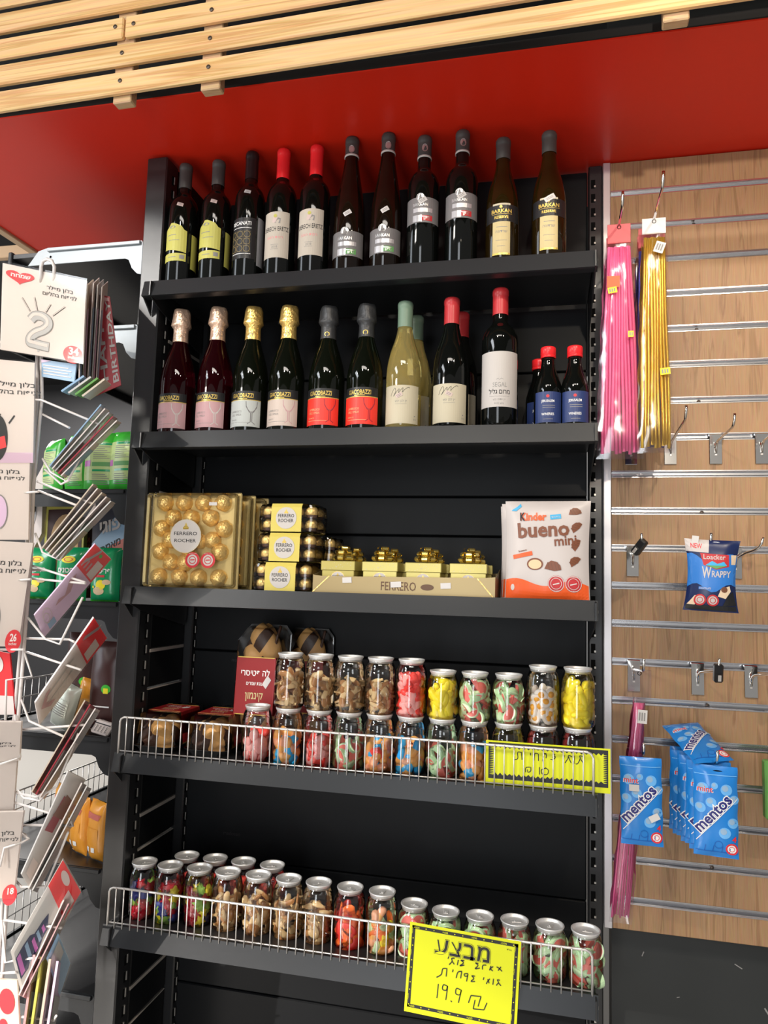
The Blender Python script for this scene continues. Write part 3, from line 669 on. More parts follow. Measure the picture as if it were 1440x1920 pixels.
# ================================================================ third shelf: boxed chocolates
def quad_frame(tl, tr, br, bl, y):
    """placement of an upright thing from its four picture corners at depth y: base-left point, width, height, tilt"""
    a, b, c, d = (at(*p, y) for p in (tl, tr, br, bl))
    return a, b, c, d
def praline_mesh(R=.0145, seed=1):
    rr = random.Random(seed); mb = MB(); prof = [(0, -R*.72), (R*.72, -R*.7), (R*.86, -R*.45)]+[(R*math.cos(a), R*math.sin(a)) for a in (-.15, .15, .45, .75, 1.05, 1.3)]+[(0, R*1.03)]
    mb.lathe(prof, 18)
    for i, v in enumerate(mb.v):
        if v[2] > -R*.4:
            s = 1+rr.uniform(-.07, .07); mb.v[i] = (v[0]*s, v[1]*s, v[2]*s)
    return mb
pr0 = praline_mesh().build('foil_praline', 'gold_foil'); PRM = pr0.data; bpy.data.objects.remove(pr0)
cu0 = MB().lathe([(.0105, -.013), (.0138, -.006), (.0135, -.006), (.010, -.012)], 18).build('paper_cup', 'brown_cup'); CUM = cu0.data; bpy.data.objects.remove(cu0)
def praline(parent, loc, rot, cup=True, scale=1):
    o = bpy.data.objects.new('praline', PRM); COL.objects.link(o); o.parent = parent; o.location = loc; o.rotation_euler = rot; o.scale = (scale,)*3
    if cup:
        c = bpy.data.objects.new('paper_cup', CUM); COL.objects.link(c); c.parent = o
    return o
def oval_logo(x, z, r, k=.62):
    P = [(disc(x, z, r*1.05, r*1.05), 0, 0), (disc(x, z, r, r), 1, 1), (polysh([(x-r*.2, z+r*.42), (x+r*.2, z+r*.42), (x, z+r*.85)]), 2, 2), (ring(x, z+r*.52, r*.2, r*.04, ry=r*.08), 2, 2),
         (mv(text('FERRERO', .01, .01, width=r*1.55), x, z+r*.06), 3, 2), (mv(text('ROCHER', .01, .01, width=r*1.45), x, z-r*.38), 3, 2)]
    return P
def round_seals(x, z, r, gap):
    out = []
    for k in (0, 1):
        cx = x+k*gap
        out += [(disc(cx, z, r), 0, 1), (ring(cx, z, r, r*.3), 1, 2), (ring(cx, z, r*.5, r*.1), 1, 2), (ribbon([(cx-r*.3, z), (cx+r*.3, z+r*.05*(1-2*k))], r*.14), 1, 2), (mv(heb('סוכר בכמות', .003, .0, width=r*1.0), cx, z+r*.76-r*.0), 2, 3)]
    return out
# the large flat box of twenty-four, standing on edge
GW, GH, GT = .209, .205, .036
def big_box(label, detail):
    t = thing('chocolate_box', label, 'chocolate box', group='large flat gold chocolate boxes')
    mb = MB(); mb.bbox((0, GT-.006, 0), (GW, GT, GH), .002)
    mb.bbox((.008, .02, .008), (GW-.008, GT-.006, GH-.008), .003)
    mb.build('gold_insert', 'gold_card', t)
    mb = MB(); mb.bbox((.003, .0, .003), (GW-.003, .028, GH-.003), .004); 
    mb.bbox((-.001, .026, -.0), (GW+.001, .031, GH), .001)
    mb.build('clear_lid', 'clear_plastic', t)
    if detail:
        rows = [(.182, (.035, .080, .125, .170)), (.150, (.056, .098, .143)), (.127, (.030, .175)), (.103, (.052, .150)), (.078, (.030, .168)), (.055, (.056, .090)), (.024, (.030, .078, .122, .168))]
        n = 0
        rr = random.Random(4)
        for z, xs in rows:
            for x in xs:
                praline(t, (x+.004, .019, z), (PI/2+rr.uniform(-.12, .12), rr.uniform(0, 6), 0), False, 1.3); n += 1
        for x, z in ((.100, .127), (.075, .103), (.125, .100), (.098, .082)): praline(t, (x, .019, z), (PI/2, 1, 0), False, 1.12)
        mb = MB(); f = lambda x, y: (x, -.0009, y)
        for sh, m_, e in oval_logo(.100, .110, .034): mb.decal(sh, lambda x, y, e=e: (x, -.0006-.0003*e, y), m_)
        mb.build('logo_seal', ['cream_card', 'lab_white', 'ink_gold', 'ink'], t)
        for k in (0, 1):
            mb = MB()
            for sh, m_, e in round_seals(.119+.035*k, .060, .0165, 0)[:5]: mb.decal(sh, lambda x, y, e=e: (x, -.0008-.0003*e, y), m_)
            mb.build('red_seal', ['lab_white', 'lab_red', 'lab_white'], t)
        MB().decal(rect(.150, .175, .168, .182), lambda x, y: (x, -.0009, y)).build('price_sticker', 'sticker', t)
    else:
        for i in range(4):
            for j in range(5): praline(t, (.035+.046*i, .019, .024+.039*j), (PI/2, i+j, 0), False, 1.1)
    return t
xa = at(262, 1095, .012).x
b = big_box('flat gold box of foil pralines with round logo, frontmost of the leaning gold boxes', True); b.location = (xa, .012, Z3)
for k, (l) in enumerate(('flat gold chocolate box directly behind the front one, only its right edge showing', 'flat gold chocolate box furthest back behind the front one')):
    c = big_box(l, False); c.location = (xa+.012+.012*k, .012+.046*(k+1), Z3)

# stacked clear boxes of pralines with yellow sleeves
BW, BD, BH = .132, .085, .0585
def round_rect(w, d, r, n=5):
    out = []
    for cx, cy, a0 in ((w/2-r, d/2-r, 0), (-w/2+r, d/2-r, 90), (-w/2+r, -d/2+r, 180), (w/2-r, -d/2+r, 270)):
        for i in range(n+1):
            a = math.radians(a0+90*i/n); out.append((cx+r*math.cos(a), cy+r*math.sin(a)))
    return out
def loft(mb, secs, m=0, cap=True, smooth=False):
    n = len(secs[0][0]); vs = []
    for poly, z in secs: vs += [(x, y, z) for x, y in poly]
    fs = [(k*n+i, k*n+(i+1) % n, (k+1)*n+(i+1) % n, (k+1)*n+i) for k in range(len(secs)-1) for i in range(n)]
    if cap: fs += [tuple(range(n-1, -1, -1)), tuple((len(secs)-1)*n+i for i in range(n))]
    return mb.add(vs, fs, m, smooth)
def sleeve_box(label):
    t = thing('praline_box', label, 'chocolate box', group='stacked clear praline boxes')
    S = lambda w, z: (round_rect(BW*w, BD*w, .016), z)
    loft(MB(), [S(.93, 0), S(.97, .002), S(1, .026), S(1.0, .028), S(1.0, .032), S(.985, .05), S(.95, .0565), S(.9, BH)], smooth=False).build('clear_box', 'clear_plastic', t)
    MB().box((-BW*.45, -BD*.43, .027), (BW*.45, BD*.43, .0285)).build('divider', 'clear_plastic', t)
    for z in (.0155, .0425):
        for i in range(4):
            for j in range(2): praline(t, (-.046+.031*i, -.021+.042*j, z), (0, 0, i*1.3+j), True, .93)
    mb = MB(); y = -BD/2-.0012; z0, z1 = .001, BH+.001; a, bq = -.034, .032
    prof = [(BD/2+.001, z0), (BD/2+.001, z1), (-BD/2+.004, z1), (y, z1-.008), (y, z0), (y+.001, z0), (y+.001, z1-.008), (-BD/2+.004, z1-.001), (BD/2, z1-.001), (BD/2, z0)]
    sl = fixn(mb.prism([(p, q) for p, q in prof], a, bq, ax=0).build('paper_sleeve', 'sleeve', t))
    mb = MB()
    for sh, m_, e in oval_logo(-.001, .029, .0225)[1:]: mb.decal(sh, lambda x, yy, e=e: (x, y-.0004-.0003*e, yy), m_)
    mb.build('logo_seal', ['cream_card', 'lab_white', 'ink_gold', 'ink'], sl)
    return t
b = sleeve_box('clear praline box with yellow sleeve at the bottom of the stack'); bx = at(525, 1106, .02).x; b.location = (bx, .02+BD/2, Z3)
c = dup(b, 'clear praline box with yellow sleeve in the middle of the stack', (bx+.005, .024+BD/2, Z3+BH+.0026))
c = dup(b, 'clear praline box with yellow sleeve on top of the stack', (bx+.006, .026+BD/2, Z3+2*BH+.0052))
c = dup(b, 'bottom praline box of the second stack, behind the front stack', (bx+.012, .024+BD*1.5+.004, Z3))
c = dup(b, 'upper praline box of the second stack, behind the middle front box', (bx+.020, .026+BD*1.5+.004, Z3+BH+.0026))

# gift cubes with ribbon bows in a card tray
def bow(mb, r=.026):
    rr = random.Random(5)
    for ringi, (n, rad, lift, sz) in enumerate(((8, .017, .007, .013), (6, .010, .014, .012), (3, .003, .019, .010))):
        for i in range(n):
            a = 2*PI*i/n+ringi*.5; cx, cy = rad*math.cos(a), rad*math.sin(a); pts = []
            for k in range(11):
                q = 2*PI*k/10; u_ = sz*(.5-.5*math.cos(q)); v_ = sz*.55*math.sin(q)
                pts.append((u_, v_))
            vs = []; wd = .0055
            for u_, v_ in pts:
                for s in (-1, 1):
                    x = cx*.3+math.cos(a)*(u_+rad*.35)-math.sin(a)*s*wd; y = cy*.3+math.sin(a)*(u_+rad*.35)+math.cos(a)*s*wd
                    vs.append((x, y, lift+v_*.8+.004*ringi))
            mb.add(vs, [(2*k, 2*k+1, 2*k+3, 2*k+2) for k in range(10)], 0, True)
    return mb
def gift(label):
    t = thing('gift_box', label, 'gift box', group='gold gift boxes with bows'); s = .035
    bo = MB().bbox((-s+.001, -s+.001, 0), (s-.001, s-.001, .055), .001).build('box_body', 'gold_box', t)
    mb = MB()
    for sh, m_, e in oval_logo(0, .026, .0145)[:6]: mb.decal(sh, lambda x, y, e=e: (x, -s-.0002-.0003*e+.001, y), m_)
    mb.build('logo_seal', ['gold_foil', 'lab_white', 'ink_gold', 'ink_grey'], bo)
    lid = MB().bbox((-s-.001, -s-.001, .043), (s+.001, s+.001, .062), .0012).build('lid', 'gold_box', t)
    rr = random.Random(2); mb = MB()
    for k in range(16):
        x, z = rr.uniform(-.03, .03), rr.uniform(.046, .060); mb.decal(disc(x, z, .0007, n=6), lambda a, b_: (a, -s-.0013, b_))
    mb.build('speckle', 'lab_white', lid)
    bw = bow(MB()).build('ribbon_bow', 'gold_ribbon', t, (0, 0, .0625))
    return t
g0 = None; gy = .052; xs = [at(p, 1060, gy-.035).x for p in (635.5, 711, 793.5, 877)]
names = ['gold gift box with ribbon bow, leftmost in the card tray', 'gold gift box with ribbon bow, second from left in the card tray', 'gold gift box with ribbon bow, third from left in the card tray', 'gold gift box with ribbon bow, rightmost in the card tray']
back = ['gold gift box behind the leftmost one in the tray', 'gold gift box behind the second one in the tray', 'gold gift box behind the third one in the tray', 'gold gift box behind the rightmost one in the tray']
for i in range(4):
    for j in range(2):
        if g0 is None: g0 = gift(names[0]); o = g0
        else: o = dup(g0, (back if j else names)[i])
        o.location = (xs[i]+.004*j, gy+.076*j, Z3+.0028); o.rotation_euler = (0, 0, (-.06, .04, .0, .03)[i]+(.03*j))
tx0, tx1 = at(586, 1107, .01).x, at(928, 1118, .01).x
t = thing('card_tray', 'shallow gold card tray holding the ribboned gift boxes, with dark lettering', 'tray', (tx0, .01, Z3))
L = tx1-tx0
fixn(MB().prism([(0, .0), (L, .0), (L, .040), (L-.02, .038), (.04, .034), (.02, .034), (0, .036)], 0, .0015).build('front_panel', 'gold_tray', t))
tf = t.children[0]
MB().box((0, .002, 0), (L, .165, .0018)).build('tray_floor', 'gold_tray', t)
for x in (0, L-.0015): fixn(MB().prism([(.0016, 0), (.165, 0), (.165, .06), (.1, .05), (.0016, .037)], x, x+.0015, ax=0).build('end_panel', 'gold_tray', t))
MB().box((0, .165, 0), (L, .1665, .05)).build('rear_panel', 'gold_tray', t)
MB().decal(mv(text('FERRERO', .024, .008, width=.070), .175, .0095), lambda x, y: (x, -.0006, y)).build('lettering', 'ink_brown', tf)
MB().decal(disc(.232, .017, .013, .006), lambda x, y: (x, -.0006, y)).build('nut_print', 'ink_brown', tf)
for p0, p1 in (((.0, .002), (.034, .0345)), ((L-.034, .037), (L-.004, .002))): MB().decal(ribbon([p0, p1], .0022), lambda x, y: (x, -.0006, y)).build('gold_edge', 'gold_foil', tf)
for px, w in ((.071, .019), (.170, .021), (.268, .020)):
    MB().decal(mv(rect(-w/2, -.0055, w/2, .0055), px, .027-.006*(px > .1), .06), lambda x, y: (x, -.0012, y)).build('price_sticker', 'sticker', t)

# ---------------------------------------------------------------- soft bags
def pillow(w, h, t, nx=16, ny=20, crink=.0, seed=1, seal=.03, gus=False):
    """front and back sheet functions and a closed mesh, local: x in [-w/2, w/2], z in [0, h], front at -y"""
    rr = random.Random(seed); ph = [rr.uniform(0, 6) for _ in range(8)]
    def d(x, z):
        u_ = min(1, abs(2*x/w)); v_ = 2*z/h-1; s = max(0, 1-abs(u_)**2.6)*max(0, 1-abs(v_)**4)
        c = crink*(math.sin(x*90+z*40+ph[0])+math.sin(z*120-x*50+ph[1])*.7+math.sin(x*210+ph[2])*.5*abs(v_))*(.3+.7*(abs(v_)**2))
        return t/2*s**.7+(c if abs(v_) < .999 else c*.5)*(1 if u_ < 1 else 0)
    return d
def bag(name, label, cat, w, h, t, mats, decals, group=None, crink=.0006, nx=20, ny=26, seed=1, shape=None, matfn=None, bodyname='pouch', ragged=0):
    th = thing(name, label, cat, group=group); d = pillow(w, h, t, crink=crink, seed=seed); rr = random.Random(seed)
    sx = shape or (lambda v: 1.0)
    mb = MB()
    for side in (-1, 1):
        vs = []
        for j in range(ny+1):
            for i in range(nx+1):
                x = w*(i/nx-.5); z = h*j/ny; q = d(x, z) if 0 < i < nx else 0
                vs.append((x*sx(j/ny), side*(q+.0002) if 0 < i < nx else 0, z))
        o = len(mb.v); mb.v += vs
        for j in range(ny):
            for i in range(nx):
                f = [o+j*(nx+1)+i, o+j*(nx+1)+i+1, o+(j+1)*(nx+1)+i+1, o+(j+1)*(nx+1)+i]
                mb.f.append(f if side < 0 else f[::-1]); mb.m.append(matfn((i+.5)/nx, (j+.5)/ny, side) if matfn else 0); mb.s.append(True)
    body = mb.build(bodyname, mats[0] if matfn else mats[0], th)
    for nm, items, mm in decals:
        mb = MB()
        for sh, mi, e in items:
            sh = sub(sh, .009)
            mb.decal(sh, lambda x, z, e=e: (x*sx(max(0, min(1, z/h))), -(d(x, z)+.0009+.0004*e), z), mi)
        mb.build(nm, mm, body)
    return th
def biscuit(x, z, a, s=.013):
    P = [(-1, -.35), (-.7, .3), (-.2, .62), (.4, .5), (.9, .05), (1, -.45), (.2, -.6)]
    it = [(mv(([(p*s, q*s) for p, q in P], [tuple(range(7))]), x, z, a), 5, 1)]
    for k in (-.5, -.1, .3, .65): it.append((mv(ribbon([(k*s-.002, .42*s), (k*s+.002, -.5*s)], .0016), x, z, a), 7, 2))
    return it
bw_, bh_ = .158, .190
def wavy(y0, amp, n=24, w=bw_*.98):
    top = [(-w/2+w*i/n, y0+amp*math.sin(i/n*2*PI*1.2+.8)) for i in range(n+1)]
    vs = []; 
    for x, z in top: vs += [(x, .004), (x, z)]
    return (vs, [(2*i, 2*i+2, 2*i+3, 2*i+1) for i in range(n)])
def fine(y0, y1f, mi):                                  # filled region up to a wavy line, subdivided for the curved bag
    n, k = 24, 5; vs = []; fs = []
    for i in range(n+1):
        x = -bw_*.49+bw_*.98*i/n; zt = y1f(i/n)
        for j in range(k+1): vs.append((x, y0+(zt-y0)*j/k))
    for i in range(n):
        for j in range(k): q = i*(k+1)+j; fs.append((q, q+k+1, q+k+2, q+1))
    return ((vs, fs), mi, 0)
it = [fine(.002, lambda u_: .034+.006*math.sin(u_*9+.5)-.006*u_, 1)]
it += [(mv(text('Kinder', .021, .035, width=.05), -.026, .150), 1, 2), (mv(text('K', .0215, .04, width=.0095), -.0462, .150), 3, 3), (mv(text('bueno', .04, .03, width=.098), -.006, .119, .06), 4, 2), (mv(text('mini', .026, .02, width=.042), .036, .103, .1), 4, 2)]
it += [(mv(rect(-.010, -.0045, .010, .0045), .016, .157, .12), 6, 1), (mv(heb('במיוחד', .004, .0, width=.015), .016, .1555, .12), 2, 2), (polysh([(-.068, .170), (-.056, .178), (-.050, .184), (-.048, .178), (-.058, .169)]), 6, 1), (mv(rect(-.019, -.004, .019, .004), -.046, .083, .2), 1, 1), (mv(text('bueno', .005, .02, width=.016), -.046, .090, .2), 4, 1)]
it += [(disc(-.022, .066, .0155, .0115), 5, 1), (disc(-.022, .0655, .0125, .009), 8, 2)]+biscuit(.012, .063, 0, .016)+biscuit(.051, .168, .2, .012)+biscuit(.054, .138, .9, .012)+biscuit(.054, .104, 1.2, .012)+biscuit(.052, .073, .8, .012)
for k in (0, 1):
    it += [(disc(.018+.032*k, .030, .0155), 9, 1), (ring(.018+.032*k, .030, .015, .0012), 2, 2), (ring(.018+.032*k, .030, .0105, .0009), 2, 2), (ribbon([(.012+.032*k, .028), (.024+.032*k, .031)], .002), 2, 2), (mv(heb('בכמות גבוהה', .003, 0, width=.016), .018+.032*k, .0415), 2, 2), (mv(heb('סוכר', .003, 0, width=.010), .018+.032*k, .016), 2, 2)]
it += [(disc(-.064, .022, .0035, .006), 2, 2)]
BM = ['bag_white', 'bag_orange', 'pack_white', 'ink', 'milk_choc', 'milk_choc', 'cyan', 'choc', 'cream_fill', 'lab_red']
def bag_front(label, deco): return bag('chocolate_bag', label, 'sweets bag', bw_, bh_, .034, ['bag_white'], [('printing', it, BM)] if deco else [('printing', it[:1], BM)], 'white and orange chocolate bags', .0008, seed=4, shape=lambda v: 1-.04*math.sin(v*PI)+.02*v)
b = bag_front('white and orange chocolate bag with brown lettering, standing in front at the right', True)
bxx = at(1025, 1124, .03).x; b.location = (bxx, .028, Z3); b.rotation_euler = (math.radians(-4), 0, math.radians(-3))
c = bag_front('white chocolate bag directly behind the front white and orange bag', False); c.location = (bxx-.008, .078, Z3); c.rotation_euler = (math.radians(-5), 0, math.radians(3))
c = bag_front('rearmost white chocolate bag behind the front white and orange bag', False); c.location = (bxx-.014, .125, Z3); c.rotation_euler = (math.radians(-4), 0, 0)

# ================================================================ sweets jars
JR, JH, JHs = .0308, .1085, .090
def jarprof(H):
    R = JR
    pts = [(0, .003), (R*.62, .0025), (R*.80, 0), (R*.95, .003), (R, .009), (R, H-.036), (R*.985, H-.028), (R*.93, H-.0185), (R*.84, H-.0115), (R*.775, H-.008), (R*.765, H-.005), (0, H-.005)]
    return pts[:4]+smoothp(pts[4:-1], 3)+pts[-1:]
def mk(mb, name, mats): o = mb.build(name, mats); me = o.data; bpy.data.objects.remove(o); return me
JM = {False: mk(MB().lathe(jarprof(JH)[:-1], 36), 'jar_body', 'jar_plastic'), True: mk(MB().lathe(jarprof(JHs)[:-1], 36), 'jar_body', 'jar_plastic')}
def lidm():
    r = JR*.80
    return mk(MB().lathe([(r*.93, -.010), (r*.96, -.006), (r*1.03, -.003), (r*1.06, -.0015), (r*1.05, 0), (r*.98, .0004), (r*.93, -.0008), (r*.90, -.0045), (r*.86, -.0052), (r*.60, -.0046), (r*.56, -.0052), (0, -.0052)], 36), 'lid', 'lid_silver')
LM = lidm()
TM = mk(MB().bbox((-.004, -.012, -.0045), (.004, .006, -.0032), .0005).lathe([(0, -.0032), (.002, -.0032), (.002, -.0026), (0, -.0024)], 10), 'pull_tab', 'lid_silver')
# sweets, one mesh per kind
def heart_poly(s, n=20):
    return [(s*.0625*16*math.sin(t)**3, s*.0625*(13*math.cos(t)-5*math.cos(2*t)-2*math.cos(3*t)-math.cos(4*t))) for t in [2*PI*i/n for i in range(n)]]
def puffy(poly, h, m0, m1, lo=.75):
    mb = MB(); q = [(x*lo, y*lo) for x, y in poly]
    loft(mb, [(q, -h), (poly, -h*.45), (poly, 0)], m0, True, True); loft(mb, [(poly, 0), (poly, h*.45), (q, h)], m1, True, True); return mb
def bent(L, r, k, mf, flat=1, n=9, taper=.45):
    pts = []; rad = []
    for i in range(n):
        t = i/(n-1)*2-1; pts.append((L*t*.5, k*L*(1-t*t)*.5, 0)); rad.append(r*(taper+(1-taper)*math.sqrt(max(0, 1-t**4))))
    return MB().tube(pts, r, 10, radii=rad, mfun=mf, flat=flat)
half = [(math.cos(PI*i/12), math.sin(PI*i/12)) for i in range(13)]
def wedge(s):
    mb = MB(); red = [(x*s*.86, y*s*.86) for x, y in half]; rim0 = [(x*s*.86, y*s*.86) for x, y in half]; 
    fixn_ = mb.prism(red, -.004, .004, 0, ax=2)
    for a, b_, m_ in ((.86, .92, 1), (.92, 1.04, 2)):
        n = len(half); vs = []
        for z in (-.0042, .0042):
            for k in (a, b_): vs += [(x*s*k, y*s*k, z) for x, y in half]
        fs = []
        for i in range(n-1):
            fs += [(i, n+i, n+i+1, i+1), (2*n+i, 2*n+i+1, 3*n+i+1, 3*n+i), (n+i, 3*n+i, 3*n+i+1, n+i+1), (i, i+1, 2*n+i+1, 2*n+i)]
        fs += [(0, 2*n, 3*n, n), (n-1, 2*n-1, 4*n-1, 3*n-1)]
        mb.add(vs, fs, m_)
    return mb
def star(n, r0, r1, h, m=0):
    return [( (r0 if i % 2 else r1)*math.cos(PI*i/n), (r0 if i % 2 else r1)*math.sin(PI*i/n)) for i in range(2*n)]
def bottle_gum(): return MB().lathe([(0, -.014), (.0055, -.0135), (.006, -.003), (.0045, .003), (.0025, .008), (.0028, .0125), (0, .013)], 12, 0, Matrix.Diagonal((1, .5, 1, 1)))
SW = {
 'heart': mk(puffy(heart_poly(.014), .005, 1, 0), 'gummy_heart', ['gum_pink', 'gum_red']),
 'oval': mk(puffy([(.0125*math.cos(2*PI*i/18), .0095*math.sin(2*PI*i/18)) for i in range(18)], .005, 1, 0, .7), 'gummy_oval', ['gum_pink', 'gum_red']),
 'strawheart': mk(puffy(heart_poly(.0135), .0055, 0, 0), 'gummy_heart', ['gum_red']),
 'dolphin': mk(bent(.034, .0078, .35, lambda t: 0 if t < .5 else 1), 'gummy_dolphin', ['gum_blue', 'gum_orange']),
 'dolphin2': mk(bent(.032, .008, .3, lambda t: 0 if t < .45 else 1), 'gummy_dolphin', ['gum_peach', 'gum_orange']),
 'banana': mk(bent(.036, .0078, .42, lambda t: 0), 'gummy_banana', ['gum_yellow']),
 'melon': mk(wedge(.0165), 'gummy_melon', ['gum_melon', 'gum_white', 'gum_green']),
 'melon_back': mk(puffy([(x*.013, y*.013-.004) for x, y in half], .0042, 0, 0, .9), 'gummy_melon', ['gum_green']),
 'egg': mk(puffy([(.0125*math.cos(2*PI*i/16)*(1+.08*math.sin(i)), .0105*math.sin(2*PI*i/16)) for i in range(16)], .0035, 0, 0, .85).lathe([(.0062, .003), (.0052, .0055), (0, .0068)], 14, 1), 'gummy_egg', ['gum_white', 'gum_yolk']),
 'cola': mk(bent(.034, .0065, .4, lambda t: 0 if t < .45 else 1, .45), 'gummy_cola', ['gum_cola', 'gum_amber']),
 'cola2': mk(bottle_gum(), 'gummy_cola', ['gum_amber']),
 'tongue': mk(bent(.034, .0075, .3, lambda t: 0, .32), 'gummy_tongue', ['gum_tongue']),
 'tongue2': mk(bent(.030, .0075, .4, lambda t: 0, .32), 'gummy_tongue', ['gum_red']),
 'lips': mk(bent(.030, .0075, .25, lambda t: 0, .7, taper=.25), 'gummy_lips', ['gum_jelly']),
}
for cn in ('jelly', 'yellow', 'lime', 'navy'): SW['octo_'+cn] = mk(puffy(star(6, .0075, .0135, .005), .0055, 0, 0, .7), 'gummy_octopus', ['gum_'+cn])
def jar(label, kinds, small=False, group=None, seed=0, fill=.72, step=.0118, per=7):
    H = JHs if small else JH; rr = random.Random(seed*17+3)
    t = thing('sweets_jar', label, 'jar', group=group)
    def lk(nm, me, par, loc=(0, 0, 0), rot=None):
        o = bpy.data.objects.new(nm, me); COL.objects.link(o); o.parent = par; o.location = loc
        if rot: o.rotation_euler = rot
        return o
    lk('jar_body', JM[small], t)
    l = lk('lid', LM, t, (0, 0, H-.0005)); lk('pull_tab', TM, l, (0, 0, 0), (0, 0, rr.uniform(0, 6)))
    z = .011; top = (H-.022)*fill; k = 0
    while z < top:
        off = rr.uniform(0, 6)
        for i in range(per):
            a = off+2*PI*i/per+rr.uniform(-.25, .25); kd = rr.choice(kinds); r = JR-(.0125 if kd == 'banana' else .0108)-rr.uniform(0, .004)
            if z+step > top and rr.random() < .35: continue
            lk('sweet', SW[kd], t, (r*math.cos(a), r*math.sin(a), z+rr.uniform(-.003, .003)), (PI/2+rr.uniform(-.7, .7), rr.uniform(0, 6.28), a+PI/2+rr.uniform(-.5, .5)))
        if k % 2 == 0: lk('sweet', SW[rr.choice(kinds)], t, (rr.uniform(-.006, .006), rr.uniform(-.006, .006), z+.004), (rr.uniform(0, 3), rr.uniform(0, 3), 0))
        z += step; k += 1
    return t
JY = .045
cola = ['cola', 'cola', 'cola2']; dol = ['dolphin', 'dolphin2']; mel = ['melon', 'melon', 'melon_back']
jarsB = [(481, ['oval'], 'jar of pink and red oval gums, leftmost in the lower row beside the cakes'), (539, dol, 'jar of blue and orange gums, second from left in the lower row'), (598, ['heart', 'strawheart'], 'jar of red and pink heart gums, third from left in the lower row'),
         (654, mel, 'jar of green and pink melon gums, fourth from left in the lower row'), (712, ['dolphin2', 'dolphin2', 'dolphin', 'strawheart'], 'jar of orange and pink gums, fifth from left in the lower row'), (771, ['dolphin', 'dolphin2'], 'jar of orange and blue gums, sixth from left in the lower row'),
         (830, mel, 'jar of melon gums in the lower row, under the watermelon-slice jar beside the bananas'), (889, dol, 'jar of blue and orange gums half behind the left end of the yellow sign'), (953, ['banana'], 'jar of yellow gums rising behind the yellow price sign'),
         (1018, ['tongue', 'tongue2'], 'jar of orange and red tongue gums behind the yellow price sign'), (1083, ['lips', 'strawheart'], 'jar of glossy red lip gums, rightmost in the lower row')]
jarsT = [(545, 1214, cola, 0, 'jar of brown cola gums, leftmost in the upper row'), (600, 1218, cola, 0, 'jar of brown cola gums, second from left in the upper row'), (656, 1221, cola, 0, 'jar of brown cola gums, third from left in the upper row'), (712, 1224, cola, 0, 'jar of brown cola gums, fourth from left in the upper row'),
         (771, 1225, ['heart', 'strawheart'], 0, 'jar of red and pink heart gums in the upper row'), (831, 1251, ['banana'], 1, 'short jar of yellow banana gums in the upper row'), (890, 1254, mel, 1, 'short jar of watermelon slice gums, left of the two in the upper row'), (953, 1257, mel, 1, 'short jar of watermelon slice gums, right of the two in the upper row'),
         (1015, 1240, ['egg'], 0, 'jar of white and orange fried egg gums in the upper row'), (1084, 1244, ['banana'], 0, 'jar of large yellow banana gums, rightmost in the upper row')]
xb = [at(p, 1390, JY).x for p, _, _ in jarsB]
for i in range(len(xb)-2, -1, -1): xb[i] = min(xb[i], xb[i+1]-.0622)
prevx = -1
for i, (p, kd, l) in enumerate(jarsB):
    o = jar(l, kd, False, 'lower row of sweets jars', i, .66, .0135 if kd == ['oval'] else .0125); o.location = (xb[i], JY, Z4); o.rotation_euler.z = i*1.7
for i, (p, py, kd, sm, l) in enumerate(jarsT):
    o = jar(l, kd, bool(sm), 'upper row of sweets jars', 20+i, .9 if kd[0] in ('banana', 'heart') or sm else .74); prevx = max(prevx+.0622, xb[i+1]+(at(p, py, JY).x-xb[i+1])*.2); o.location = (prevx, JY, Z4+JH+.0002); o.rotation_euler.z = i*2.1
oc = ['octo_jelly']*4+['octo_yellow', 'octo_yellow', 'octo_lime', 'octo_navy']
jars5 = [(260, 1612, ['octo_jelly']*6+['octo_lime', 'octo_navy'], 0, 'jar of red jelly gums at the left end of the lowest shelf'), (320, 1620, oc, 0, 'jar of mixed coloured octopus gums, second from the left end of the lowest shelf'), (375, 1625, oc, 0, 'jar of red, yellow and blue gums, third from the left end of the lowest shelf'),
         (428, 1632, cola, 0, 'jar of cola gums on the lowest shelf, leftmost of its four cola jars'), (485, 1638, cola, 0, 'jar of cola gums on the lowest shelf, second of its four cola jars'), (542, 1645, cola, 0, 'jar of cola gums on the lowest shelf, third of its four cola jars'), (598, 1652, cola, 0, 'jar of cola gums on the lowest shelf, beside the orange tongue gums'),
         (657, 1661, ['tongue', 'tongue', 'tongue2'], 0, 'jar of orange and red tongue gums on the lowest shelf'), (717, 1669, ['tongue', 'banana', 'dolphin2', 'melon_back'], 0, 'jar of yellow, orange and green gums on the lowest shelf, left of the big sign'),
         (777, 1692, mel+['melon_back'], 1, 'short jar of green and pink gums touching the left edge of the big sign'), (836, 1706, mel, 1, 'short melon gum jar above the left half of the big sign'), (900, 1715, mel, 1, 'short melon gum jar above the middle of the big sign'), (965, 1723, mel, 1, 'short melon gum jar at the right edge of the big sign'),
         (1031, 1732, mel, 1, 'short jar of melon slice gums, second from the right end of the lowest shelf'), (1098, 1741, mel, 1, 'short jar of melon slice gums at the right end of the lowest shelf')]
for i, (px, py, kd, sm, l) in enumerate(jars5):
    H = JHs if sm else JH; q = atz(px, py, Z5+H)
    o = jar(l, kd, bool(sm), 'front jars on the lowest shelf', 50+i, .86 if sm else .74); o.location = (max(q.x, .0455), q.y if i == 0 else max(.038, q.y), Z5); o.rotation_euler.z = i*1.3
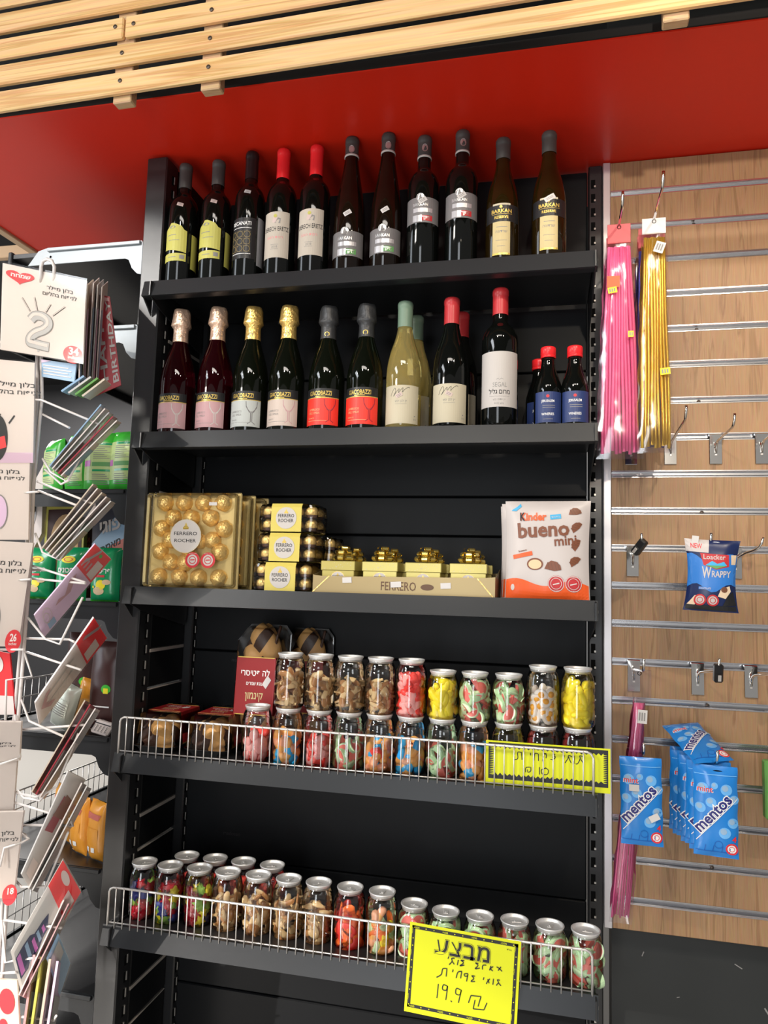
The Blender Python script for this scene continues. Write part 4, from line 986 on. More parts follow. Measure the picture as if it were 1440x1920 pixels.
for i, (px, py) in enumerate(((351, 1602), (404, 1607), (457, 1613), (511, 1620))):
    q = atz(px, py, Z5+JH)
    o = jar('jar of red gums in the back row of the lowest shelf, '+('leftmost', 'second from left', 'third from left', 'rightmost')[i], ['octo_jelly', 'strawheart'], False, 'back jars on the lowest shelf', 80+i, .74); o.location = (q.x, q.y, Z5)
    
# ---------------------------------------------------------------- cakes in clear trays
CW, CL, CHh = .098, .175, .078
def chamfer(w, l, c): return [(-w/2+c, -l/2), (w/2-c, -l/2), (w/2, -l/2+c), (w/2, l/2-c), (w/2-c, l/2), (-w/2+c, l/2), (-w/2, l/2-c), (-w/2, -l/2+c)]
def cake(label, seed):
    t = thing('babka_cake', label, 'cake', group='braided cakes in clear trays'); rr = random.Random(seed)
    loft(MB(), [(chamfer(CW*.82, CL*.92, .014), 0), (chamfer(CW*.84, CL*.94, .014), .004), (chamfer(CW*.93, CL*.98, .012), .012), (chamfer(CW, CL, .012), .0125), (chamfer(CW, CL, .012), .0135)]).build('tray_base', 'tray_black', t)
    mb = MB(); loft(mb, [(chamfer(CW, CL, .012), .0137), (chamfer(CW, CL, .012), .015), (chamfer(CW*.95, CL*.98, .014), .0155), (chamfer(CW*.86, CL*.93, .018), CHh-.004), (chamfer(CW*.8, CL*.9, .018), CHh)])
    mb.build('clear_cover', 'clear_plastic', t)
    lf = MB(); n = 20
    for k in range(2):
        pts = []; 
        for i in range(n):
            y = -CL*.43+CL*.86*i/(n-1); a = i*.62+k*PI; pts.append((.017*math.cos(a), y, .038+.011*math.sin(a)))
        lf.tube(pts, .025, 12, 0, radii=[.025*(.75+.25*math.sin(PI*min(1, max(0, (i+1)/(n+1)))))*(1+rr.uniform(-.08, .08)) for i in range(n)], mfun=lambda q, k=k: (int(q*17)+k) % 3)
    loaf = lf.build('loaf', ['bread', 'bread_dark', 'bread'], t)
    mb = MB()
    for k in range(7):
        x0 = -.03+.009*k
        mb.tube([(p.x, p.y, p.z) for p in catmull([(x0, -CL*.4+.02*k, .045), (x0+.008, -CL*.3+.02*k, .058), (x0+.012, -CL*.2+.02*k, .05)], 4)], .003, 6, k % 2)
    mb.build('chocolate_swirl', ['bread_dark', 'bread_pale'], loaf)
    s = .0008
    def over(x, y):
        return (x, y, CHh+s)
    mb = MB(); mb.box((-CW*.38, -CL*.23, CHh+.0004), (CW*.38, CL*.23, CHh+.0012)); 
    for sx in (-1, 1):
        mb.add([(sx*CW*.40, -CL*.23, CHh+.001), (sx*CW*.40, CL*.23, CHh+.001), (sx*(CW*.485), CL*.23, .016), (sx*(CW*.485), -CL*.23, .016)], [(0, 1, 2, 3)])
        mb.add([(sx*CW*.38, -CL*.23, CHh+.0012), (sx*CW*.38, CL*.23, CHh+.0012), (sx*(CW*.40), CL*.23, CHh+.001), (sx*(CW*.40), -CL*.23, CHh+.001)], [(0, 1, 2, 3)])
    for yy in (-CL*.23, CL*.23-.0012): mb.box((-CW*.38, yy, CHh+.0013), (CW*.38, yy+.0012, CHh+.0016), 1)
    bd = mb.build('paper_band', ['cake_red', 'ink_gold'], t)
    z = CHh+.0018; mb = MB()
    for sh, mi in ((mv(heb('לה פטיסרי', .012, .012, width=.058), 0, .014), 0), (mv(heb('עוגת שמרים', .007, .01, width=.034), .0, .001), 0), (mv(heb('קינמון', .014, .02, width=.036), 0, -.018), 1), (mv(heb('תוצרת ישראל', .004, .0, width=.03), 0, -.029), 0)):
        mb.decal(sh, lambda x, y: (x, y, z), mi)
    mb.build('lettering', ['ink_white', 'lab_sand'], bd)
    MB().decal(mv(rect(-.008, -.005, .008, .005), .024, .006, .9), lambda x, y: (x, y, z+.0003)).build('price_sticker', 'sticker', t)
    return t
ck = cake('braided cake in clear tray lying at the left end behind the wire fence', 1); p1 = at(280, 1395, .02)
ck.location = (max(p1.x+.004, .066), .02+CL/2, Z4); ck.rotation_euler.z = -.03
c = dup(ck, 'braided cake in clear tray lying beside the pink gum jar', (at(376, 1400, .02).x+.002, .02+CL/2+.003, Z4), (0, 0, .04))
c = dup(ck, 'cinnamon cake tray with red band, standing upright behind the jars'); q = at(480, 1300, .105)
HT = 1.28
c.scale = (1.12, 1.5, .95); c.location = (q.x, .165, Z4+CL*1.5/2+.002); c.rotation_euler = (math.radians(86), 0, 0)
d_ = dup(ck, 'dark cake tray standing upright behind the cinnamon cake, mostly hidden'); d_.scale = (1, 1.25, 1); d_.location = (q.x+.075, .235, Z4+CL*1.46/2); d_.rotation_euler = (math.radians(90), 0, 0)
d_.location.y = .2545; d_.scale = (1.1, 1.46, .7)
c.location.y = .17

# ---------------------------------------------------------------- yellow price signs
def strokes(mb, lists, fn, w, m):
    for L_ in lists: mb.decal(ribbon([(p.x, p.y) for p in catmull([(a, b, 0) for a, b in L_], 4)] if len(L_) > 2 else L_, w), fn, m)
# small one tucked behind the fence
y = .010
A, B, Cc, D = (at(p, q_, y) for p, q_ in ((911, 1406), (1122.6, 1407), (1128, 1485), (912.6, 1470)))
def bil(a, b, c, d): return lambda u_, v_: (a*(1-u_)+b*u_)*(1-v_)+(d*(1-u_)+c*u_)*v_
sg = thing('price_sign', 'small yellow price card behind the upper wire fence', 'sign', (A.x, y, Z4+.001))
wS, hS = .222, .078
t0 = at(911, 1406, y)
MB().bbox((0, 0, 0), (wS, .0006, hS), .0002).build('card', 'paper_yellow', sg)
mb = MB(); fn = lambda x, z: (x, -.0004, z); f2 = lambda x, z: (x, -.0007, z)
mb.decal(rect(.005, .010, wS-.004, hS-.003), fn, 0)
rr = random.Random(3); top = []; bot = []
n = 46
for i in range(n+1):
    x = .014+(wS-.026)*i/n; top.append((x, hS-.0085-(.0035 if i % 2 else 0)-rr.uniform(0, .0015))); bot.append((x, .016+(.004 if i % 2 else 0)+rr.uniform(0, .0015)))
vs = []
for a, b_ in zip(bot, top): vs += [a, b_]
mb.decal((vs, [(2*i, 2*i+2, 2*i+3, 2*i+1) for i in range(n)]), f2, 1)
for k in range(16):
    zz = .017+k*.0032
    for x0, s in ((.014, -1), (wS-.012, 1)): mb.decal(polysh([(x0, zz), (x0+s*.007, zz+.0008), (x0, zz+.0018)]), f2, 1)
k = wS/620.; 
def S(x, z): return ((x-785)*k+.0, hS-(z-655)*k*1.02)
f3 = lambda x, z: (x, -.001, z)
G = [[(1270, 700), (1256, 698), (1258, 712), (1246, 736), (1236, 738)], [(1262, 715), (1276, 738)], [(1228, 700), (1228, 738)], [(1218, 706), (1202, 700), (1198, 715), (1184, 738)], [(1200, 706), (1214, 736)], [(1180, 702), (1178, 712)],
     [(1135, 700), (1122, 704), (1136, 712), (1126, 726), (1112, 726)], [(1120, 714), (1132, 722)], [(1092, 700), (1078, 704), (1072, 738)], [(1080, 700), (1092, 706), (1090, 722)], [(1050, 704), (1034, 704), (1030, 738)], [(1052, 704), (1052, 738)], [(1012, 702), (1012, 714)], [(968, 704), (948, 704), (948, 735), (925, 742)], [(966, 704), (970, 740)],
     [(1058, 768), (1058, 804)], [(1090, 770), (1068, 780), (1072, 800), (1096, 800), (1102, 780), (1086, 768)], [(1010, 772), (990, 776), (988, 798)], [(998, 784), (1000, 797), (1014, 790), (1014, 770)]]
strokes(mb, [[S(*p) for p in g] for g in G], f3, .0016, 2)
mb.build('sign_print', ['ink', 'paper_yellow', 'ink'], sg)
# large one clipped to the lowest fence, tilted
y = -.016
A, B, D = (at(p, q_, y) for p, q_ in ((769, 1728), (977.5, 1766), (755, 1895)))
sg2 = thing('price_sign', 'large yellow sale sign with Hebrew handwriting, hung tilted on the lowest wire fence', 'sign', A)
ex = (B-A); wB = ex.length; ex.normalize(); ez = -(D-A); hB = ez.length; ez.normalize(); ez = (ez-ex*ez.dot(ex)).normalized(); ey = ez.cross(ex)
hB *= 1.0
sg2.rotation_euler = Matrix((ex, ey, ez)).transposed().to_euler()
MB().bbox((0, 0, -hB), (wB, .0007, 0), .0002).build('card', 'paper_yellow', sg2)
mb = MB(); b0, b1 = .0048, .0105
for r_ in (rect(b0, -b1, wB-b0, -b0), rect(b0, -hB+b0+.004, wB-b0, -hB+b1+.004), rect(b0, -hB+b0+.004, b1, -b0), rect(wB-b1, -hB+b0+.004, wB-b0, -b0)): mb.decal(r_, fn, 0)
wd = heb('מבצע', .0044, .012)
nb = 11
for i in range(nb):
    xx = b0+.008+(wB-2*b0-.016)*i/(nb-1)
    for zz in (-b1+.0014, -hB+b0+.0055):
        if i % 3 == 0: mb.decal(mv(wd, xx, zz), f2, 1)
        elif i % 3 == 1: mb.decal(disc(xx, zz+.0014, .0011, n=10), f2, 1)
        else: mb.decal(disc(xx-.003, zz+.0014, .0009, n=10), f2, 1)
    zz = -.014-(hB-.028)*i/(nb-1)
    for xx in ((b0+b1)/2, wB-(b0+b1)/2):
        if i % 3 == 0: mb.decal(mv(wd, xx-.0014, zz, PI/2), f2, 1)
        else: mb.decal(disc(xx, zz, .001, n=10), f2, 1)
hs = .040
for ch, dx_ in zip('מבצע', (.0375, .0125, -.0125, -.0375)):
    mb.decal(mv(text(ch, hs, .05), wB*.49+dx_, -.0445), f2, 0); mb.decal(mv(text(ch, hs, .036), wB*.49+dx_, -.0445), lambda x, z: (x, -.00085, z), 2); mb.decal(mv(text(ch, hs, .016), wB*.49+dx_, -.0445), f3, 0)
# handwriting traced in sign coordinates (u across, v down, 0..1)
def uv(px, py):                                         # zoom-crop pixels -> sign plane
    X, Y = 640+px/2.88, 1600+py/2.88; d = ray(X, Y); nrm = ey; tt = (A-CAM).dot(nrm)/d.dot(nrm); q = CAM+d*tt-A; return (q.dot(ex), q.dot(ez))
HW = [[(862, 612), (846, 632)], [(838, 612), (850, 618), (868, 636)], [(820, 610), (806, 622), (818, 634)], [(808, 606), (800, 630)], [(783, 602), (764, 604), (762, 626)], [(740, 594), (724, 590), (738, 604), (722, 622), (748, 618)],
      [(664, 578), (646, 576), (660, 590), (640, 606), (664, 602)], [(632, 574), (626, 602)], [(612, 566), (596, 566), (598, 582), (582, 600)], [(600, 584), (610, 598)], [(580, 556), (576, 568)],
      [(856, 684), (842, 682), (848, 696), (836, 712)], [(848, 698), (862, 714)], [(822, 676), (818, 708)], [(802, 676), (790, 690), (782, 704)], [(790, 678), (798, 700)], [(770, 668), (766, 682)], [(722, 662), (704, 660), (716, 674), (700, 690), (722, 690)], [(684, 648), (664, 650), (668, 662), (684, 660)], [(684, 650), (676, 690)], [(652, 636), (630, 640), (620, 672)], [(650, 638), (644, 674)], [(604, 626), (600, 640)], [(572, 622), (548, 622), (540, 652), (514, 668)], [(570, 624), (566, 664)],
      [(524, 704), (516, 780)], [(572, 716), (552, 708), (546, 732), (566, 738), (574, 716), (564, 790)], [(590, 794), (594, 798), (597, 801)], [(644, 736), (622, 728), (618, 756), (640, 762), (648, 736), (632, 806)],
      [(686, 806), (693, 786)], [(693, 786), (700, 766)], [(700, 766), (754, 772)], [(754, 772), (738, 826)], [(722, 790), (712, 838)], [(712, 838), (770, 844)], [(770, 844), (786, 806)]]
strokes(mb, [[uv(*p) for p in g] for g in HW], f3, .0017, 0)
mb.decal(mv(heb('בס"ד', .004), wB*.9, -.018), f2, 0)
mb.build('sign_print', ['ink', 'paper_yellow', 'paper_yellow'], sg2)
# ================================================================ goods hanging on the slatwall
def zprong(k): return ztop-PIT*k-.008
def straw_pack(label, n, wt, wb, L, straw, header, extra=None, seed=0, thick=.016, head_w=.044, head_h=.034, lean=0, colours=None, stick=()):
    t = thing('straw_pack', label, 'straw pack'); rr = random.Random(seed)
    hm = MB(); hm.bbox((-head_w/2, -.001, -head_h), (head_w/2, .001, .006), .0005)
    hd = hm.build('header_card', header, t)
    MB().decal(ring(0, -.001, .004, .0012), lambda x, z: (x, -.0016, z)).build('hang_hole', 'dark_hole', hd)
    def env(v): return wt+(wb-wt)*min(1, v*1.15)**.8
    mb = MB(); ny, nx = 24, 10; z0 = -head_h+.004
    for side in (-1, 1):
        o = len(mb.v)
        for j in range(ny+1):
            v = j/ny; w_ = env(v)*1.12
            for i in range(nx+1):
                u_ = i/nx*2-1; q = (1-abs(u_)**3)*(1-abs(2*v-1)**8)
                mb.v.append((w_/2*u_+lean*v+.0012*math.sin(v*40+seed)*(abs(u_) > .9), side*(thick*.62*q+.0006+(.0012*math.sin(v*55+u_*6+seed)*q)), z0-(L+.008)*v))
        for j in range(ny):
            for i in range(nx):
                f = [o+j*(nx+1)+i, o+(j+1)*(nx+1)+i, o+(j+1)*(nx+1)+i+1, o+j*(nx+1)+i+1]
                mb.f.append(f if side < 0 else f[::-1]); mb.m.append(0); mb.s.append(True)
    mb.build('film_bag', 'clear_bag', t)
    for i in range(n):
        a = (i+.5)/n*2-1; row = (i % 3-1)*thick*.22
        pts = []
        for j in range(9):
            v = j/8; pts.append((a*env(v)/2*.93+lean*v+.0008*math.sin(v*9+i), row*(.5+.5*v)+(.0015 if j else 0), z0-.012-(L-.014-(i % 4)*.002)*v))
        MB().tube(pts, env(.6)/n*.52, 8).build('straw', colours[i % len(colours)] if colours else straw, t)
    for sx, sz, w_, h_, an, m_ in stick:
        mb = MB(); mb.decal(mv(rect(-w_/2, -h_/2, w_/2, h_/2), sx, sz, an), lambda x, z: (x, -thick*.75-.002, z))
        for q in range(3): mb.decal(mv(rect(-w_*.35+w_*.25*q, -h_*.3, -w_*.2+w_*.25*q, h_*.3), sx, sz, an), lambda x, z: (x, -thick*.75-.0024, z), 1)
        mb.build('price_sticker', [m_, 'ink_grey'], t)
    return t
zp = zprong(2)-.002
p = straw_pack('shiny pink straw pack hanging in front, top left of the slatwall', 11, .045, .078, .43, 'straw_pink', 'header_red', seed=1, stick=((-.014, -.135, .017, .012, .15, 'price_yellow'), (.020, -.225, .010, .012, 0, 'price_yellow')))
p.location = (.999, .058, zp)
mb = MB(); mb.decal(rect(-.024, -.128, .0, -.105), lambda x, z: (x, -.0108, z)); mb.build('colour_stripe', 'bag_orange', p)
q = straw_pack('magenta straw pack right behind the front pink pack', 9, .04, .056, .41, 'straw_magenta', 'header_red', seed=2, colours=['straw_magenta', 'straw_pink', 'straw_gold'], stick=((-.018, -.16, .008, .03, 0, 'price_yellow')  ,))
q.location = (1.001, .085, zp); q.rotation_euler = (0, math.radians(1.5), .12)
q = straw_pack('violet and red straw pack, rearmost on the pink pack hook', 9, .04, .054, .38, 'straw_blue', 'header_red', seed=3, colours=['straw_magenta', 'straw_blue'])
q.location = (1.001, .112, zp); q.rotation_euler = (0, math.radians(-1.5), -.1)
p = straw_pack('shiny gold straw pack hanging in front, beside the pink straws', 9, .040, .060, .43, 'straw_gold', 'header_white', head_h=.026, seed=4, stick=((.008, -.06, .018, .022, -.35, 'sticker'), (.016, -.305, .018, .013, .1, 'price_yellow')))
p.location = (1.063, .045, zp)
q = straw_pack('dark blue straw pack right behind the gold straw pack', 9, .05, .062, .41, 'straw_blue', 'header_red', seed=5, head_w=.05)
q.location = (1.063, .078, zp-.004); q.rotation_euler = (0, math.radians(1.0), -.05)
q = straw_pack('gold and blue straw pack, rearmost on the gold pack hook', 9, .046, .058, .40, 'straw_blue', 'header_red', seed=6, head_w=.05, colours=['straw_blue', 'straw_gold', 'straw_magenta'])
q.location = (1.064, .11, zp-.004); q.rotation_euler = (0, math.radians(-1.5), .06)
p = straw_pack('lone pink straw pack with barcode sticker, hanging low beside the blue mint pack', 9, .020, .038, .42, 'straw_pink', 'clear_bag', seed=7, head_w=.044, head_h=.05, lean=-.034, stick=((.004, -.082, .018, .026, -.05, 'sticker'),))
p.location = (1.042, .142, zprong(13)-.004); p.rotation_euler = (0, math.radians(.5), 0)

# blue wafer bag
ww, wh = .092, .135
def rectb(x0, z0, x1, z1, m_, e=1): return (rect(x0, z0, x1, z1, 6, 6), m_, e)
it = [(mv(rect(-.046, -.012, -.005, .012, 5, 3), -.001, .1225, -.05), 2, 0), (mv(text('NEW', .013, .01, width=.020), -.028, .119, -.05), 5, 1),
      (([(-.046+.092*i/10, z) for i in range(11) for z in (.045+.008*math.sin(i*.9), .100+.010*math.sin(i*.8+1))], [(2*i, 2*i+2, 2*i+3, 2*i+1) for i in range(10)]), 1, 0),
      (polysh([(-.022, .110), (.030, .108), (.032, .086), (.008, .080), (-.016, .088)]), 4, 1), (mv(text('Loacker', .013, .012, width=.040), .004, .099), 2, 2), (polysh([(-.012, .088), (.0, .096), (.010, .091), (.022, .095), (.028, .088), (.008, .0825)]), 3, 2), (polysh([(-.012, .0875), (.028, .0875), (.008, .0815)]), 6, 3),
      (mv(text('W', .030, .02, width=.018), -.010, .064), 2, 2), (mv(text('RAPPY', .017, .02, width=.036), .018, .066), 2, 2), (rectb(-.024, .042, .0, .047, 1)), (mv(text('CHOCOLATE', .005, .005, width=.022), -.012, .0425), 2, 2),
      (polysh([(.012, .030), (.018, .044), (.034, .050), (.036, .040), (.026, .026)]), 7, 1), (disc(.024, .043, .006, .0055), 8, 2), (polysh([(-.042, .012), (-.030, .030), (-.022, .030), (-.028, .012)]), 7, 1), (rectb(-.043, .003, .043, .012, 9, 0)), (polysh([(.036, .09), (.044, .09), (.044, .108), (.034, .108)]), 7, 1), (polysh([(.02, .012), (.044, .014), (.040, .04), (.03, .032)]), 9, 1)]
for k in (0, 1):
    cx = -.020+.023*k; it += [(disc(cx, .022, .011), 2, 1), (ring(cx, .022, .011, .003), 4, 2), (ring(cx, .022, .0055, .0012), 4, 2)]
wb_ = bag('wafer_bag', 'blue wafer snack bag hanging alone in the middle of the slatwall', 'snack bag', ww, wh, .026, ['bag_navy'], [('printing', it, ['bag_navy', 'bag_blue', 'bag_white', 'cyan', 'lab_red', 'ink_red', 'lab_green', 'wafer', 'choc', 'lab_black'])], None, .0009, seed=3, shape=lambda v: 1.06-.16*math.sin(v*PI)**.8)
wb_.location = (1.165, .098, zprong(10)-.118); wb_.rotation_euler = (math.radians(4), math.radians(2), math.radians(-8))
bd = wb_.children[0]
mb = MB(); mb.decal(disc(.006, .128, .010, .004), lambda x, z: (x, -.0045, z)).build('hang_slot', 'alu_satin', bd)
MB().decal(mv(rect(-.006, -.008, .006, .008), -.030, .134, -.1), lambda x, z: (x, -.006, z)).build('price_sticker', 'sticker', wb_)

# mint packs
mw, mh = .074, .162
def bubble(x, z, r): return [(disc(x, z, r, n=16), 1, 0), (disc(x-r*.2, z+r*.25, r*.55, n=12), 6, 1)]
it = []
for x, z, r in ((-.022, .122, .010), (.018, .122, .010), (-.008, .098, .009), (-.026, .087, .009), (.014, .046, .010), (.028, .064, .009), (.030, .105, .008), (-.002, .128, .006)): it += bubble(x, z, r)
it += [(mv(text('mint', .014, .03, width=.028), -.018, .116), 2, 2), (mv(text('mint', .014, .012, width=.026), -.018, .1165), 4, 3)]
ang = math.radians(49)
it += [(mv(text('mentos', .0275, .085), .001, .073, ang), 2, 2), (mv(text('mentos', .0275, .025), .001, .073, ang), 3, 3)]
it += [(ribbon([(-.034, .028), (.036, .108)], .0012), 2, 2), (mv(text('4', .014, .03), .030, .031), 4, 2), (disc(.026, .018, .0105), 2, 1), (ring(.026, .018, .0105, .003), 4, 2), (ring(.026, .018, .005, .001), 4, 2), (ring(.004, .024, .007, .0008), 5, 1)]
it += [(rect(-.035, .146, .035, .1475, 8), 1, 1), (rect(-.035, .010, .035, .011, 8), 5, 1)]+[(ribbon([(x, .011), (x+.002, .022)], .0012), 5, 1) for x in (-.02, -.006, .009, .022)]
MMAT = ['mint_blue', 'mint_light', 'ink_white', 'mint_navy', 'ink_red', 'mint_deep', 'pack_sky']
def mint(label, seed, group=None):
    t = bag('mint_pack', label, 'sweets pack', mw, mh, .019, ['mint_blue'], [('printing', it, MMAT)], group, .0010, seed=seed, shape=lambda v: 1+.02*math.cos(v*20))
    bd = t.children[0]
    MB().decal(disc(.004, .152, .009, .003), lambda x, z: (x, -.004, z)).build('hang_slot', 'dark_hole', bd)
    return t
m1 = mint('single blue mint pack hanging in front of the low pink straws', 3); m1.location = (1.040, .100, zprong(15)-.157); m1.rotation_euler = (math.radians(3), math.radians(-1), math.radians(-4))
for (x, z, a) in ((.0245-.037, .108, .0), (.022, .056, .5)):
    MB().decal(mv(rect(-.009, -.006, .009, .006, 3, 3), x, z, a), lambda x, z: (x, -.0125, z)).build('price_sticker', 'sticker', m1)
b0 = mint('blue mint pack at the front of the thick bundle', 5, 'bundle of blue mint packs'); b0.location = (1.166, .088, zprong(15)-.160); b0.rotation_euler = (math.radians(2), 0, math.radians(-7))
ords = ['second', 'third', 'fourth', 'fifth', 'sixth', 'rearmost']
for i in range(6):
    c = dup(b0, ords[i]+' blue mint pack behind the front one of the thick bundle'); c.location = (1.162-.004*i, .1075+.0205*i, zprong(15)-.157+.002*(i % 2)); c.rotation_euler = (math.radians(2), math.radians((-1, 1)[i % 2]), math.radians(-7+2*(i % 3)))
c = dup(b0, 'blue mint pack folded over the top of the thick bundle'); c.rotation_euler = (math.radians(-70), math.radians(-6), math.radians(16)); c.location = (1.166, .090, zprong(15)+.006)
c.scale = (1, 1, .82)

# green carded pack cut by the right edge
t = thing('carded_pack', 'green carded novelty pack with clear blister, cut by the right picture edge', 'carded pack', (1.305, .150, zprong(15)-.105))
MB().bbox((-.038, -.0, 0), (.055, .022, .108), .003).build('card_box', 'pack_green', t)
mb = MB(); f = lambda x, z: (x, -.0006, z)
rr = random.Random(9)
for k in range(26): mb.decal(disc(rr.uniform(-.034, .05), rr.uniform(.004, .10), .0014, n=6), f, 1)
mb.decal(mv(rect(-.016, -.004, .016, .004), -.014, .083), f, 2).decal(mv(text('CHIPS', .006, .0), -.014, .081), lambda x, z: (x, -.0009, z), 3).decal(mv(text('FUN', .016, .02), .018, .068, .25), f, 3)
for k in range(4): mb.decal(polysh([(-.022+.012*k, .054), (-.012+.012*k, .056), (-.016+.012*k, .066)]), f, 4)
mb.decal(mv(rect(-.03, -.006, .03, .006), 0, .050, .12), f, 0)
mb.build('printing', ['lab_black', 'bag_green', 'lab_red', 'ink_white', 'price_yellow'], t.children[0])
MB().bbox((-.012, -.012, .010), (.04, .001, .042), .005).build('blister', 'clear_plastic', t)
MB().bbox((-.006, -.008, .014), (.03, -.001, .036), .003).build('toy_insert', 'pack_silver', t)
# ================================================================ the shelving run on the left, seen end-on
LX0, LX1, LY0, LY1 = -.41, -.0385, .052, 1.25
LZ = [2.06, 1.86, 1.482, 1.232, .943, .672, .42]
LL = ['empty bracketed shelf at the top of the left shelving run', 'upper shelf of the left shelving run, sunlight painted on its end bracket', 'shelf of the left run carrying the green and pink pellet bags', 'shelf of the left run carrying the emerald snack bags', 'shelf of the left run carrying the brown pouches', 'shelf of the left run carrying the amber bags', 'lowest shelf of the left run, with a pale wire side']
def side_shelf(z, label, mt, wire=False):
    t = thing('side_shelf', label, 'shelf', (LX1, LY0, z), 'shelves of the left run'); W_ = LX1-LX0
    MB().bbox((-W_+.012, .004, -.014), (-.002, LY1-LY0, -.002), .001).build('shelf_plate', 'black_metal', t)
    MB().bbox((-W_, .0, -.034), (-W_+.011, LY1-LY0, .003), .002).build('front_lip', 'lip_metal', t)
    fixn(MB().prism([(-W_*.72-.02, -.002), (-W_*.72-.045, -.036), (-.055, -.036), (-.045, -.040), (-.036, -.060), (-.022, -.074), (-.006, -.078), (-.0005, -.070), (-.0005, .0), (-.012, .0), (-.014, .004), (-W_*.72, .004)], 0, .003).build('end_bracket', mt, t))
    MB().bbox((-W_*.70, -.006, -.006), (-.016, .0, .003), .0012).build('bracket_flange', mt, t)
    MB().decal(disc(-W_*.68, -.018, .003, n=10), lambda x, z_: (x, -.0006, z_)).build('bracket_hole', 'dark_hole', t)
    if wire:
        mb = MB(); x = -W_+.006
        mb.tube([(x, .004, .088), (x, LY1-LY0-.01, .088)], .002, 6).tube([(x, .004, .045), (x, LY1-LY0-.01, .045)], .0016, 6)
        for k in range(44): mb.tube([(x, .01+.0265*k, .0), (x, .01+.0265*k, .089)], .0014, 6)
        mb.build('wire_side', 'chrome_wire', t)
    return t
for i, z in enumerate(LZ): side_shelf(z, LL[i], 'bracket_sunlit' if i < 2 else 'lip_metal', i in (4, 5, 6))
# back of the left run beyond the bay, and its foot
fr_ = thing('side_shelving_frame', 'black uprights and back panels of the left shelving run', 'shelving', (-.02, .6, 0))
MB().bbox((-.0, -.31, .02), (.014, .65, 2.2), .002).build('back_panel', 'black_back', fr_)
MB().bbox((-.018, .60, 0), (.032, .65, 2.25), .003).build('post', 'black_metal', fr_)
MB().bbox((-.39, -.52, .02), (-.03, .64, .40-.15), .003).build('base_cabinet', 'black_metal', fr_)

def place(o, px, py, y, z, rz=0, rx=0):
    o.location = (at(px, py, y).x, y, z); o.rotation_euler = (rx, 0, rz); return o
# green and pink pellet bags (upper)
gw, gh = .088, .145
it = [(rect(-.040, .03, .030, .118, 8, 8), 1, 0), (rect(-.044, .062, -.020, .076, 3, 2), 2, 1), (rect(-.016, .062, .026, .072, 4, 2), 3, 1), (rect(-.014, .050, .026, .055, 4, 1), 4, 1), (rect(-.012, .112, .03, .117, 4, 1), 4, 1)]
it += [(rect(-.014, .080+.0045*k, .024-.006*(k % 3), .0815+.0045*k, 3, 1), 5, 1) for k in range(7)]+[(rect(-.014, .020+.0045*k, .024-.004*(k % 3), .0215+.0045*k, 3, 1), 5, 1) for k in range(6)]
GM = ['bag_green', 'bag_lime', 'bag_purple', 'lab_green', 'bag_emerald', 'ink_grey']
def gbag(l, seed): return bag('pellet_bag', l, 'snack bag', gw, gh, .045, ['bag_green'], [('printing', it, GM)], 'green and pink pellet bags', .0014, seed=seed, shape=lambda v: 1.04-.25*max(0, v-.75)*2)
place(gbag('green bag with pink stripe at the left of the upper bag row', 2), 108, 830, .18, LZ[2], -.5)
place(gbag('green bag with pink stripe in the middle of the upper bag row', 3), 153, 830, .125, LZ[2], -.3)
place(gbag('green bag with lined back panel facing out, near the shelf bracket', 4), 197, 830, .11, LZ[2], .1)
place(gbag('green bag with pink stripe, cut by the black post', 5), 240, 830, .10, LZ[2], -.2)
# emerald snack bags (lower)
ew, eh = .078, .125
it = [(disc(0, .096, .018, .0085), 1, 1), (ring(0, .096, .012, .0025, ry=.005), 2, 2), (mv(heb('פריכונים', .017, .02, width=.050), 0, .066), 3, 1), (rect(-.012, .057, .012, .062, 3, 1), 4, 1),
      (disc(.002, .040, .012, .011), 5, 1), (disc(-.004, .026, .015, .009), 6, 1), (disc(.016, .046, .010, .006), 6, 2), (disc(-.018, .035, .003), 5, 1), (rect(-.037, .001, .037, .006, 8, 1), 7, 1)]
EM = ['bag_emerald', 'price_yellow', 'ink_red', 'ink_white', 'ink_red', 'gum_yellow', 'cream_fill', 'bag_green']
def ebag(l, seed): return bag('snack_bag', l, 'snack bag', ew, eh, .04, ['bag_emerald'], [('printing', it, EM)], 'emerald snack bags', .0016, seed=seed)
place(ebag('emerald snack bag with round yellow print, left of the emerald row', 2), 76, 1110, .16, LZ[3], -.1)
place(ebag('emerald snack bag with yellow logo, middle of the emerald row', 3), 133, 1110, .115, LZ[3], .05)
place(ebag('emerald snack bag with bulging sides, right of the emerald row beside the post', 4), 197, 1110, .105, LZ[3], -.1)
place(ebag('emerald snack bag standing behind the right emerald bag', 5), 218, 1095, .20, LZ[3], .2)
